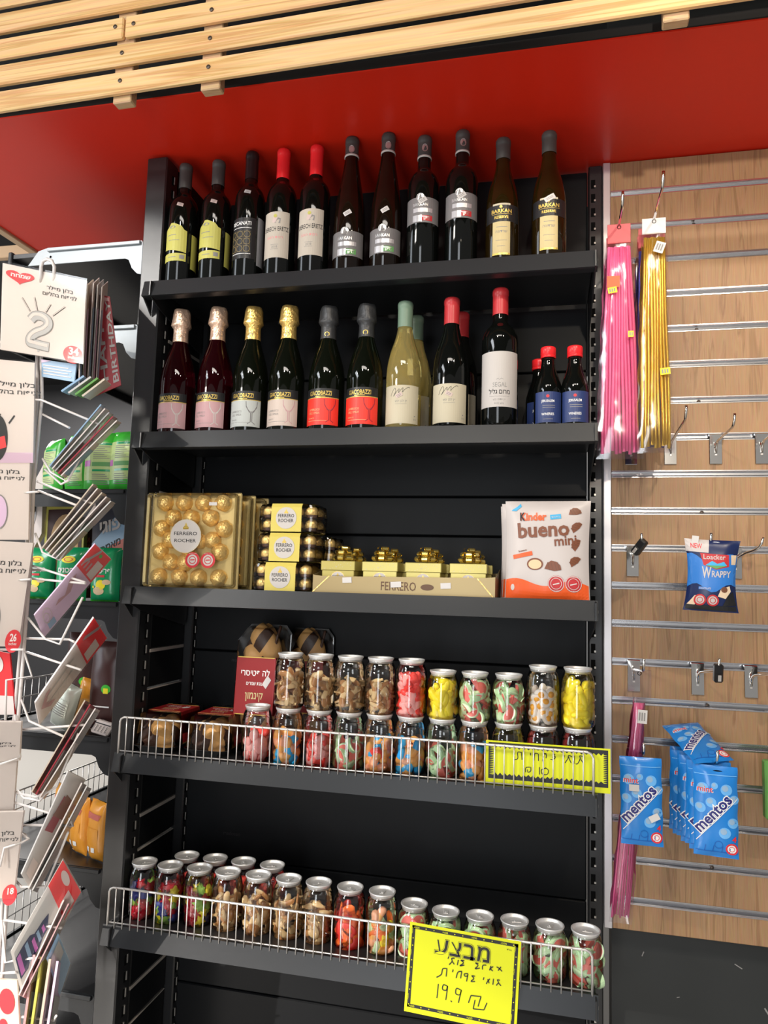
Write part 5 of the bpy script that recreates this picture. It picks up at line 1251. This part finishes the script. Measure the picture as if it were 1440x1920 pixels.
# books standing behind them
def book(l, c4, y, mt, decals, mats, th=.014):
    a, b, c, d = (at(p, q, y) for p, q in c4); t = thing('book', l, 'book', d); A_ = a-d; ex_ = c-d
    f = lambda u_, v_, o_: (ex_*u_+A_*v_)+Vector((0, -o_, 0))
    vs = [f(u_, v_, o_) for o_ in (0, -th) for u_, v_ in ((0, 0), (1, 0), (1, 1), (0, 1))]
    fixn(MB().add(vs, [(0, 1, 2, 3), (7, 6, 5, 4), (0, 4, 5, 1), (1, 5, 6, 2), (2, 6, 7, 3), (3, 7, 4, 0)]).build('cover', mt, t))
    mb = MB()
    for sh, m_, e in decals: mb.decal(sh, lambda x, z, e=e: f(x, z, .0006+.0004*e), m_)
    mb.build('cover_print', mats, t); return t
book('book with a weathered portrait cover behind the emerald bags', ((88, 943), (158, 948), (150, 1130), (76, 1130)), .215, 'lab_lime', [(rect(.06, .0, .95, .93), 0, 0), (disc(.52, .62, .36, .26), 1, 1), (disc(.5, .55, .26, .25), 1, 2), (rect(.25, .66, .45, .68), 2, 3), (rect(.56, .67, .76, .69), 2, 3), (polysh([(.46, .62), (.56, .62), (.6, .52), (.42, .52)]), 3, 3), (rect(.36, .44, .66, .46), 2, 3)], ['bag_brown', 'skin_print', 'ink_brown', 'milk_choc'])
book('dark book with coral lower half and pale lettering, beside the black post', ((174, 953), (236, 962), (233, 1120), (170, 1120)), .225, 'book_dark', [(polysh([(0, .30), (1, .55), (1, .95), (.7, .9), (0, .6)]), 0, 0), (polysh([(.0, .0), (1, .0), (1, .66), (.0, .46)]), 1, 1), (mv(([(x, y*1.0) for x, y in heb('פוגי', .2, .03, width=.62)[0]], heb('פוגי', .2, .03, width=.62)[1]), .55, .74, .1), 2, 2), (mv(heb('מאמס', .11, .02, width=.62), .56, .54, .18), 3, 2)]+[(mv(rect(.1, .30+.04*k, .9-.1*(k % 3), .312+.04*k), 0, 0, .05), 4, 2) for k in range(5)], ['pack_sky', 'book_red', 'pack_white', 'ink', 'ink_brown'])
book('near-black book between the portrait cover and the coral book', ((150, 955), (176, 958), (172, 1120), (146, 1120)), .24, 'bag_brown', [(mv(heb('אביב', .09, .02, width=.6), .5, .62-.08*k), 0, 1) for k in range(4)], ['book_red'])
book('pale grey card standing at the far left behind the wire rack', ((50, 930), (88, 940), (78, 1000), (46, 1060)), .205, 'pack_white', [(disc(.5, .6, .2, .25), 0, 1)], ['pack_silver'])
# brown pouches
it = [(rect(-.03, .03, .03, .05, 6, 3), 1, 1), (rect(-.03, .054, .022, .057, 6, 1), 2, 1), (rect(-.03, .024, .01, .027, 6, 1), 2, 1), (disc(.012, .095, .012, .010), 3, 1), (rect(.006, .085, .018, .097, 2, 2), 4, 2)]
def pouch(l, seed, w_, h_): return bag('brown_pouch', l, 'pouch', w_, h_, .04, ['bag_brown'], [('printing', it, ['bag_brown', 'bag_brown', 'ink_white', 'bag_green', 'price_yellow'])], 'brown pouches', .0014, seed=seed)
place(pouch('brown pouch with green print standing against the black post', 3, .09, .20), 196, 1370, .13, LZ[4], -.1)
place(pouch('brown pouch half hidden behind the silver pouch', 5, .09, .21), 150, 1365, .22, LZ[4], .1)
s_ = bag('silver_pouch', 'silver foil pouch slumped sideways on the brown pouch shelf', 'pouch', .062, .105, .035, ['bag_foil'], [('printing', [(rect(-.02, .03, .02, .07, 5, 5), 0, 1)]+[(rect(-.018, .034+.005*k, .016, .036+.005*k, 4, 1), 1, 2) for k in range(6)], ['bag_foil', 'ink_grey'])], None, .0012, seed=9)
place(s_, 112, 1350, .105, LZ[4]+.004, -.2); s_.rotation_euler = (0, math.radians(18), -.2)
g_ = bag('amber_sachet', 'small amber sachet leaning behind the silver foil pouch', 'pouch', .055, .11, .03, ['bag_amber'], [('printing', [(disc(0, .05, .018), 0, 1)], ['bread'])], None, .001, seed=4)
place(g_, 150, 1360, .150, LZ[4], .3); g_.rotation_euler = (0, math.radians(14), .3)
t = thing('barcode_pouch', 'small white pouch with a barcode lying at the foot of the brown pouch', 'pouch', (at(182, 1382, .075).x, .08, LZ[4]+.002), rot=(math.radians(-38), math.radians(8), -.15))
MB().bbox((-.024, -.006, 0), (.024, .006, .032), .004).build('pouch_body', 'pack_white', t)
mb = MB()
for k in range(14): mb.decal(rect(-.021+.003*k, .003, -.0195+.003*k-.0006*(k % 3), .018), lambda x, z: (x, -.0066, z))
mb.decal(rect(-.022, .020, .022, .0225), lambda x, z: (x, -.0066, z)); mb.build('barcode', 'ink', t)
# amber bags
it = [(rect(-.02, .05, .02, .07, 4, 3), 1, 1), (rect(-.015, .02, -.005, .03, 2, 2), 2, 1), (rect(.002, .02, .012, .03, 2, 2), 2, 1), (polysh([(-.03, .085), (-.01, .09), (.02, .088), (.025, .10), (-.02, .103)]), 3, 1)]
def abag(l, seed): return bag('amber_bag', l, 'snack bag', .066, .125, .036, ['bag_amber'], [('printing', it, ['bag_amber', 'bag_amber', 'ink_white', 'book_red'])], 'amber snack bags', .0018, seed=seed)
for i, (px, y, rz, l) in enumerate(((113, .19, -.4, 'amber snack bag at the left of the amber row, half behind the card packs'), (146, .13, -.5, 'amber snack bag in the middle of the amber row'), (180, .105, -.45, 'amber snack bag at the right of the amber row, against the black post'))):
    o = place(abag(l, i+2), px, 1640, y, LZ[5], rz)

# ================================================================ white wire card rack with balloon packs
RY = -.17
rk = thing('wire_card_rack', 'white wire spinner rack holding balloon packs, at the left picture edge', 'display rack', (at(40, 1300, RY).x, RY+.04, 0))
O = rk.location
def wire(name, pts, r=.0026, mt='white_wire'):
    P_ = [at(p[0], p[1], p[2] if len(p) > 2 else RY)-O for p in pts]
    return MB().tube([tuple(p) for p in P_], r, 8).build(name, mt, rk)
wire('upright_wire', [(76, 600, RY+.02), (79, 745, RY+.02), (63, 911, RY+.02), (58, 1054, RY+.02), (44, 1230, RY+.02), (30, 1400, RY+.02), (12, 1700, RY+.02), (0, 1900, RY+.02), (-12, 2150, RY+.02)], .0034)
wire('upright_wire', [(68, 600, RY+.035), (71, 745, RY+.035), (56, 911, RY+.035), (50, 1054, RY+.035), (37, 1230, RY+.035), (22, 1400, RY+.035), (4, 1700, RY+.035), (-8, 1900, RY+.035), (-20, 2150, RY+.035)], .0034)
MB().tube([(-.20, .03, 0.02), (-.20, .03, 1.85)], .012, 12).build('centre_pole', 'white_wire', rk)
MB().lathe([(0, 0), (.10, 0), (.10, .015), (.03, .03), (0, .03)], 28, 0, Matrix.Translation((-.20, .03, 0))).build('round_base', 'white_wire', rk)
for z in (.35, .8, 1.3, 1.78):
    c_ = Vector((-.20, .03, z)); MB().tube([c_, (-.02, .005, z), (.01, -.01, z)], .0028, 8).build('spoke_wire', 'white_wire', rk)
wire('hook_wire', [(77, 530), (77, 500, RY-.01), (80, 490, RY-.012), (88, 486, RY-.012), (97, 489, RY-.012), (102, 500, RY-.01), (101, 528), (101, 545, RY+.02)], .0034)
# pockets: near loop, far loop and the joining bottom for each tilted pocket
pockets = [[(33, 748), (78, 750), (185, 795)], [(80, 777), (130, 802)], [(80, 860), (95, 885), (126, 903), (185, 797)], [(84, 880), (115, 908), (130, 900)],
           [(24, 925), (72, 922)], [(70, 903), (178, 946)], [(72, 920), (145, 948)], [(66, 1000), (80, 1036), (112, 1050), (178, 948)],
           [(15, 1089), (58, 1086)], [(58, 1060), (160, 1092)], [(60, 1085), (160, 1094)], [(52, 1158), (85, 1198), (112, 1208), (155, 1120)], [(50, 1197), (130, 1199), (140, 1204)],
           [(0, 1218), (45, 1218)], [(48, 1222), (152, 1256)], [(45, 1222), (60, 1268), (12, 1275), (10, 1350)], [(40, 1312), (55, 1352), (122, 1382)], [(40, 1368), (158, 1359)], [(33, 1482), (45, 1496), (75, 1501), (85, 1488), (106, 1475), (147, 1375)], [(30, 1487), (68, 1494), (86, 1484)],
           [(28, 1505), (105, 1528)], [(40, 1547), (137, 1548), (130, 1535)], [(28, 1650), (40, 1663), (86, 1662), (112, 1600), (128, 1560)], [(8, 1725), (115, 1740)], [(3, 1725), (10, 1805), (30, 1800), (75, 1795)], [(0, 1825), (30, 1823)], [(0, 1902), (102, 1913), (105, 1905)], [(35, 1560), (54, 1573), (40, 1580), (8, 1590), (0, 1625)], [(28, 1340), (38, 1420), (0, 1433)]]
for pts in pockets: wire('pocket_wire', [(a, b, RY+.012-.03*(i/(max(1, len(pts)-1)))) for i, (a, b) in enumerate(pts)], .0022)

def pack(label, c4, ys, th, mt, decals=(), mats=('ink',), group=None, film=None):
    """a thin card pack from its picture corners TL, TR, BR, BL with a depth per corner"""
    q = [at(p[0], p[1], y) for p, y in zip(c4, ys)]; base = q[3].copy()
    q = [p-base for p in q]; n = (q[1]-q[0]).cross(q[3]-q[0]); n.normalize()
    if n.y > 0: n = -n
    n = (q[2]-q[3]).cross(q[0]-q[3]); n.normalize()
    if n.dot(CAM-base) < 0: n = -n
    d_ = ray(*c4[1]); den = d_.dot(n)
    if abs(den) > .05:                                  # keep the card flat
        q1 = CAM+d_*((base-CAM).dot(n)/den)-base
        if (q1-q[1]).length < .12: q[1] = q1
    t = thing('balloon_pack', label, 'balloon pack', base, group)
    f = lambda u_, v_, o_: ((q[3]*(1-u_)+q[2]*u_)*(1-v_)+(q[0]*(1-u_)+q[1]*u_)*v_)+n*o_
    vs = [f(u_, v_, o_) for o_ in (0, -th) for u_, v_ in ((0, 0), (1, 0), (1, 1), (0, 1))]
    mb = MB().add(vs, [(7, 6, 5, 4), (0, 4, 5, 1), (1, 5, 6, 2), (2, 6, 7, 3), (3, 7, 4, 0)])
    g = rect(0, 0, 1, 1, 6, 6); mb.decal(g, lambda u_, v_: f(u_, v_, 0)); mb.build('card', mt, t)
    if decals:
        mb = MB()
        for sh, m_, e in decals: mb.decal(sh, lambda x, z, e=e: f(x, z, .0005+.0004*e), m_)
        mb.build('card_print', list(mats), t)
    if film: 
        a, b = film; vs = [f(u_, v_, .003) for u_, v_ in ((-a, -b), (1+a, -b), (1+a, 1+b), (-a, 1+b))]; MB().add(vs, [(0, 1, 2, 3)]).build('film_sleeve', 'clear_wrap', t)
    return t
def fit(sh, w, h):                                       # metric shape -> unit square of a w x h card
    return ([(x/w, y/h) for x, y in sh[0]], sh[1])
PM = ['pack_white', 'ink_red', 'ink_white', 'ink', 'pack_silver', 'ink_grey', 'pack_red', 'pack_lilac', 'pack_sky']
def two_lines(x, y, w, mi=3): return [(mv(heb('בלון מיילר', .062, .006, width=w*.78, align='C'), x, y+.075), mi, 1), (mv(heb('לניפוח בהליום', .062, .006, width=w), x, y), mi, 1)]
heart = [(x*.5, y*.5) for x, y in heart_poly(2, 30)]
aw, ah = 1.0, 1.05
dA = [((([(.22+x*.175, .875+y*.085) for x, y in heart]), [tuple(range(30))]), 1, 1), (mv(heb('שמחה', .06, .03, width=.24), .23, .868), 2, 2)]
dA += [(sh, m_, e) for sh, m_, e in two_lines(.70, .725, .40)]
for x0, y0, x1, y1 in ((.255, .64, .355, .50), (.405, .67, .445, .515), (.60, .625, .545, .52), (.77, .63, .63, .495)):
    dA += [(ribbon([(x0, y0), (x1, y1)], .016), 3, 1), (ribbon([(x0, y0), (x1, y1)], .008), 0, 2)]
two = [(.37, .40), (.42, .455), (.50, .465), (.57, .43), (.58, .37), (.53, .31), (.44, .26), (.38, .20), (.37, .14), (.42, .13), (.52, .12), (.60, .115)]
tp = [(p.x, p.y) for p in catmull([(a, b, 0) for a, b in two], 6)]
dA += [(ribbon(tp, .115), 5, 1), (ribbon(tp, .098), 4, 2), (ribbon([(x-.012, y+.014) for x, y in tp], .035), 0, 3), (ribbon([(.47, .08), (.47, .04)], .02), 4, 1)]
dA += [(disc(.885, .075, .115, .105), 1, 1), (rect(.80, .0, 1.0, .07), 1, 1), (mv(text('34', .12, .03, width=.115), .895, .075), 2, 2), (mv(text('inches', .05, .02, width=.13), .895, .025), 2, 2)]
pack('white balloon pack showing a silver number two balloon, top front of the wire rack', ((5, 493), (162, 526), (155, 680), (0, 655)), (RY, RY-.005, RY-.005, RY), .004, 'pack_white', dA, PM, film=(.02, .02))
def partial(label, c4, text_at, extra=(), dy=0, film=(.03, .01)):
    d = two_lines(*text_at)+list(extra)
    return pack(label, c4, (RY+dy, RY-.004+dy, RY-.004+dy, RY+dy), .004, 'pack_white', d, PM, 'white balloon packs at the picture edge', film)
X0 = -110
partial('white balloon pack with a red-striped dark balloon, under the number two pack', ((X0, 664), (65, 680), (62, 868), (X0, 868)), (.80, .67, .55), [(disc(.625, .24, .105, .22), 3, 1), (polysh([(.54, .1), (.72, .15), (.70, .26), (.54, .22)]), 6, 2), (rect(0, 0, 1, .10), 7, 0), (ribbon([(.80, .46), (.74, .38)], .015), 3, 1), (ribbon([(.65, .47), (.62, .42)], .012), 3, 1)])
partial('white balloon pack with pale grey balloon below the striped one', ((X0, 843), (56, 852), (53, 1012), (X0, 1012)), (.70, .69, .50), [(disc(.67, .32, .10, .20), 5, 1), (disc(.67, .32, .09, .185), 7, 2)])
partial('white balloon pack with the red twenty-six badge', ((X0, 1008), (62, 1018), (34, 1212), (X0, 1212)), (.72, .70, .50), [(disc(.62, .25, .12, .2), 5, 1), (disc(.62, .25, .11, .185), 4, 2), (disc(.93, .05, .10, .11), 1, 1), (mv(text('26', .1, .03, width=.085), .93, .05), 2, 2), (mv(text('inches', .04, .01, width=.10), .93, .012), 2, 2)])
partial('white balloon pack with a single visible text line, above the lowest pocket', ((X0, 1350), (40, 1352), (36, 1426), (X0, 1432)), (.70, .35, .5))
partial('blank white balloon pack behind the rack uprights', ((X0, 1422), (32, 1422), (24, 1530), (X0, 1530)), (-.5, .5, .3), dy=.012)
partial('white balloon pack with the red eighteen badge', ((X0, 1524), (44, 1520), (25, 1682), (X0, 1694)), (.72, .65, .52), [(disc(.95, .03, .10, .12), 1, 1), (mv(text('18', .1, .03, width=.085), .96, .04), 2, 2)])
pack('red and white balloon pack in a low pocket, at the left edge', ((X0, 1200), (18, 1225), (28, 1340), (X0, 1340)), (RY+.03,)*4, .004, 'pack_red', [(rect(.7, 0, 1, .3), 0, 1), (disc(.8, .8, .1, .15), 0, 1)], PM)
pack('cream balloon pack with a red print at the bottom left corner', ((X0, 1830), (32, 1838), (40, 2000), (X0, 2000)), (RY,)*4, .004, 'pack_beige', [(disc(.86, .75, .10, .15), 1, 1), (disc(.80, .45, .06, .1), 1, 1)], PM)

# fan of thin packs hanging edge-on beside the number two pack
fan = [(160, 532, 156, 722, 'pack_white'), (172, 524, 163, 722, 'pack_beige'), (183, 521, 172, 722, 'pack_white'), (191, 524, 180, 724, 'pack_film'), (199, 528, 188, 720, 'pack_white')]
fl = ['white', 'beige', 'second white', 'grey film', 'rearmost white']
for i, (xa_, ya_, xb_, yb_, mt) in enumerate(fan):
    pack('%s pack in the edge-on fan right of the number two pack' % fl[i], ((xa_-7, ya_+10), (xa_+4, ya_), (xb_+4, yb_-12), (xb_-7, yb_)), (RY+.008+.018*i, RY+.08+.018*i, RY+.08+.018*i, RY+.008+.018*i), .002, mt, [(rect(.0, .0, .25, .75), 1 if i % 2 else 0, 1)], ['pack_sky', 'pack_lilac'], 'edge-on fan of packs')
dR = [(mv(text('HAPPY', .34, .02, width=.8), .62, .5, PI/2), 0, 1), (mv(text('BIRTHDAY', .26, .02, width=.9), .95, .5, PI/2), 0, 1), (rect(.05, .94, .95, .98), 1, 1)]
pack('crimson birthday banner pack with big pale letters, behind the edge-on fan', ((160, 548), (206, 556), (227, 722), (170, 746)), (RY+.10, RY+.12, RY+.12, RY+.10), .003, 'pack_crimson', dR, ['pack_silver', 'lab_pink'])
cols = [('pack_sky', 'sky blue'), ('pack_film', 'grey'), ('pack_green', 'green'), ('pack_beige', 'beige')]
for i, (mt, nm) in enumerate(cols):
    x = 116+13*i
    pack('%s edged pack folded under the fan, pointing down left' % nm, ((x+42, 706+2*i), (x+54, 716+2*i), (x+14, 741+3*i), (x, 735+3*i)), (RY+.0, RY+.05, RY+.05, RY+.0), .0035, mt)
pack('pale blue information card hanging below the number two pack', ((78, 674), (143, 683), (139, 716), (78, 706)), (RY+.01,)*4, .003, 'pack_sky', [(rect(.06, .18+.16*k, .9-.1*(k % 2), .24+.16*k), 0, 1) for k in range(4)]+[(polysh([(0, .8), (.3, 1), (0, 1)]), 1, 1)], ['pack_white', 'pack_lilac'])

# tilted pocket packs
def stack(lbls, top, bot, wpx, mts, ya=RY-.03, yb=RY+.05, face=0):
    n = len(lbls); tx, ty = top; bx_, by_ = bot; L_ = math.hypot(tx-bx_, ty-by_); nx_, ny_ = (ty-by_)/L_, -(tx-bx_)/L_
    for i in range(n):
        o = (i-(n-1)/2)*wpx; dx, dy = -nx_*o, -ny_*o; e = 4
        pack(lbls[i], ((tx+dx-e+2*i, ty+dy+3*i), (tx+dx+e+2*i, ty+dy+4+3*i), (bx_+dx+e, by_+dy+4), (bx_+dx-e, by_+dy)), (ya, yb, yb, ya), .0022, mts[i % len(mts)], [(rect(0.02, .62, .98, .97), 0, 1), (rect(.02, .05, .98, .5), 1, 1)], [('pack_film', 'pack_white')[i % 2], mts[(i+1) % len(mts)]], 'packs tilted in the wire pockets')
stack(['sky blue pack tilted in the top pocket', 'white pack tilted in the top pocket, second', 'silver pack tilted in the top pocket, third', 'red-topped pack tilted in the top pocket', 'white pack at the right of the top pocket'], (205, 768), (108, 884), 7, ['pack_sky', 'pack_white', 'pack_silver', 'pack_crimson', 'pack_white'])
stack(['beige pack at the left of the second pocket', 'white pack tilted in the second pocket, second', 'cream pack tilted in the second pocket, third', 'white pack tilted in the second pocket, fourth', 'film-wrapped pack at the right of the second pocket'], (192, 918), (96, 1038), 8, ['pack_beige', 'pack_white', 'pack_beige', 'pack_white', 'pack_film'])
hd = [(rect(0, .70, 1, 1), 1, 1), (rect(.58, .72, .92, .90), 0, 2), (mv(rect(-.18, -.03, .18, .03), .3, .9, .6), 4, 2), (disc(.55, .95, .07, .02), 5, 2)]+[(rect(.1+.16*k, .74, .17+.16*k, .84), 2, 2) for k in range(3)]
pack('lilac balloon pack with a red header card, in the third pocket', ((178, 1020), (208, 1048), (82, 1196), (64, 1154)), (RY-.02, RY+.02, RY+.02, RY-.02), .004, 'pack_lilac', hd+[(ring(.45, .14, .3, .03, ry=.06), 0, 1), (ring(.5, .12, .2, .03, ry=.04), 0, 1), (rect(.7, .1, .95, .2), 3, 1), (ribbon([(.2, .6), (.5, .45), (.4, .3)], .12), 2, 1)], ['pack_white', 'pack_red', 'lab_pink', 'pack_sky', 'pack_silver', 'bag_green'], film=(.03, .01))
pack('white balloon pack with a red header card, in the fourth pocket', ((176, 1158), (200, 1196), (74, 1360), (66, 1318)), (RY-.02, RY+.02, RY+.02, RY-.02), .004, 'pack_white', [(mv(s_, 0, 0), m_, e) for s_, m_, e in hd[:3]]+[(ribbon([(.2, .2), (.5, .1), (.8, .22)], .08), 2, 1), (ribbon([(.3, .6), (.35, .15)], .05), 3, 1), (ribbon([(.6, .6), (.62, .15)], .05), 3, 1)], ['pack_white', 'pack_red', 'lab_pink', 'pack_film', 'pack_silver', 'bag_green'], film=(.03, .01))
stack(['amber and clear pack at the left of the fifth pocket', 'crimson pack in the fifth pocket', 'white pack at the right of the fifth pocket'], (172, 1318), (72, 1490), 9, ['pack_beige', 'pack_crimson', 'pack_white'])
pack('clear pack with brown print, front of the sixth pocket', ((128, 1446), (160, 1462), (60, 1672), (40, 1640)), (RY-.03, RY+.0, RY+.0, RY-.03), .004, 'pack_film', [(polysh([(.15, .45), (.6, .48), (.7, .78), (.35, .80)]), 0, 1), (polysh([(.2, .60), (.8, .62), (.8, .80), (.45, .82)]), 1, 2), (rect(.2, .05, .6, .2), 2, 1)], ['pack_crimson', 'milk_choc', 'pack_white'], film=(.03, .01))
stack(['white pack behind the brown printed pack', 'second white pack behind the brown printed pack'], (162, 1470), (62, 1668), 8, ['pack_white', 'pack_film'])
dP = [(rect(0, .72, 1, 1), 3, 1), (rect(.62, .75, .95, .9), 0, 2), (disc(.35, .93, .2, .045), 0, 2)]
can = [(.25, .04), (.75, .04), (.78, .16), (.72, .20), (.75, .36), (.68, .44), (.68, .52), (.45, .60), (.4, .5), (.38, .36), (.28, .30), (.25, .18)]
dP += [(polysh(can), 1, 1), (rect(.28, .06, .72, .12), 2, 2), (rect(.30, .20, .72, .25), 4, 2), (rect(.42, .30, .72, .345), 2, 2), (rect(.42, .38, .66, .42), 4, 2), (rect(.48, .46, .62, .50), 2, 2)]
pack('clear pack with a red header and a purple and blue balloon, in the lowest pocket', ((118, 1612), (152, 1672), (40, 1862), (20, 1785)), (RY-.03, RY+.0, RY+.0, RY-.03), .005, 'pack_film', dP, ['pack_white', 'bag_navy', 'bag_purple', 'pack_red', 'pack_sky'], film=(.03, .01))
stack(['white pack behind the red-headed clear pack', 'pink edged pack behind the red-headed clear pack'], (128, 1690), (44, 1868), 8, ['pack_white', 'lab_pink'])
for i, (mt, nm, x) in enumerate((('lab_pink', 'pink edged', 44), ('lab_lime', 'lime edged', 58), ('pack_beige', 'cream', 74), ('pack_lilac', 'lilac', 88))):
    pack('%s pack standing in the bottom basket of the wire rack' % nm, ((x+22, 1790+4*i), (x+34, 1800+4*i), (x+10, 1960), (x-2, 1960)), (RY-.02, RY+.05, RY+.05, RY-.02), .004, mt, [(rect(.1, .1, .9, .6), 0, 1)], ['pack_film'], 'packs in the bottom basket')
pack('pale blue film pack leaning at the right of the bottom basket', ((110, 1752), (132, 1806), (112, 1868), (88, 1800)), (RY-.02, RY+.03, RY+.03, RY-.02), .004, 'pack_sky', [(rect(.1, .1, .5, .9), 0, 1)], ['pack_film'], film=(.03, .02))
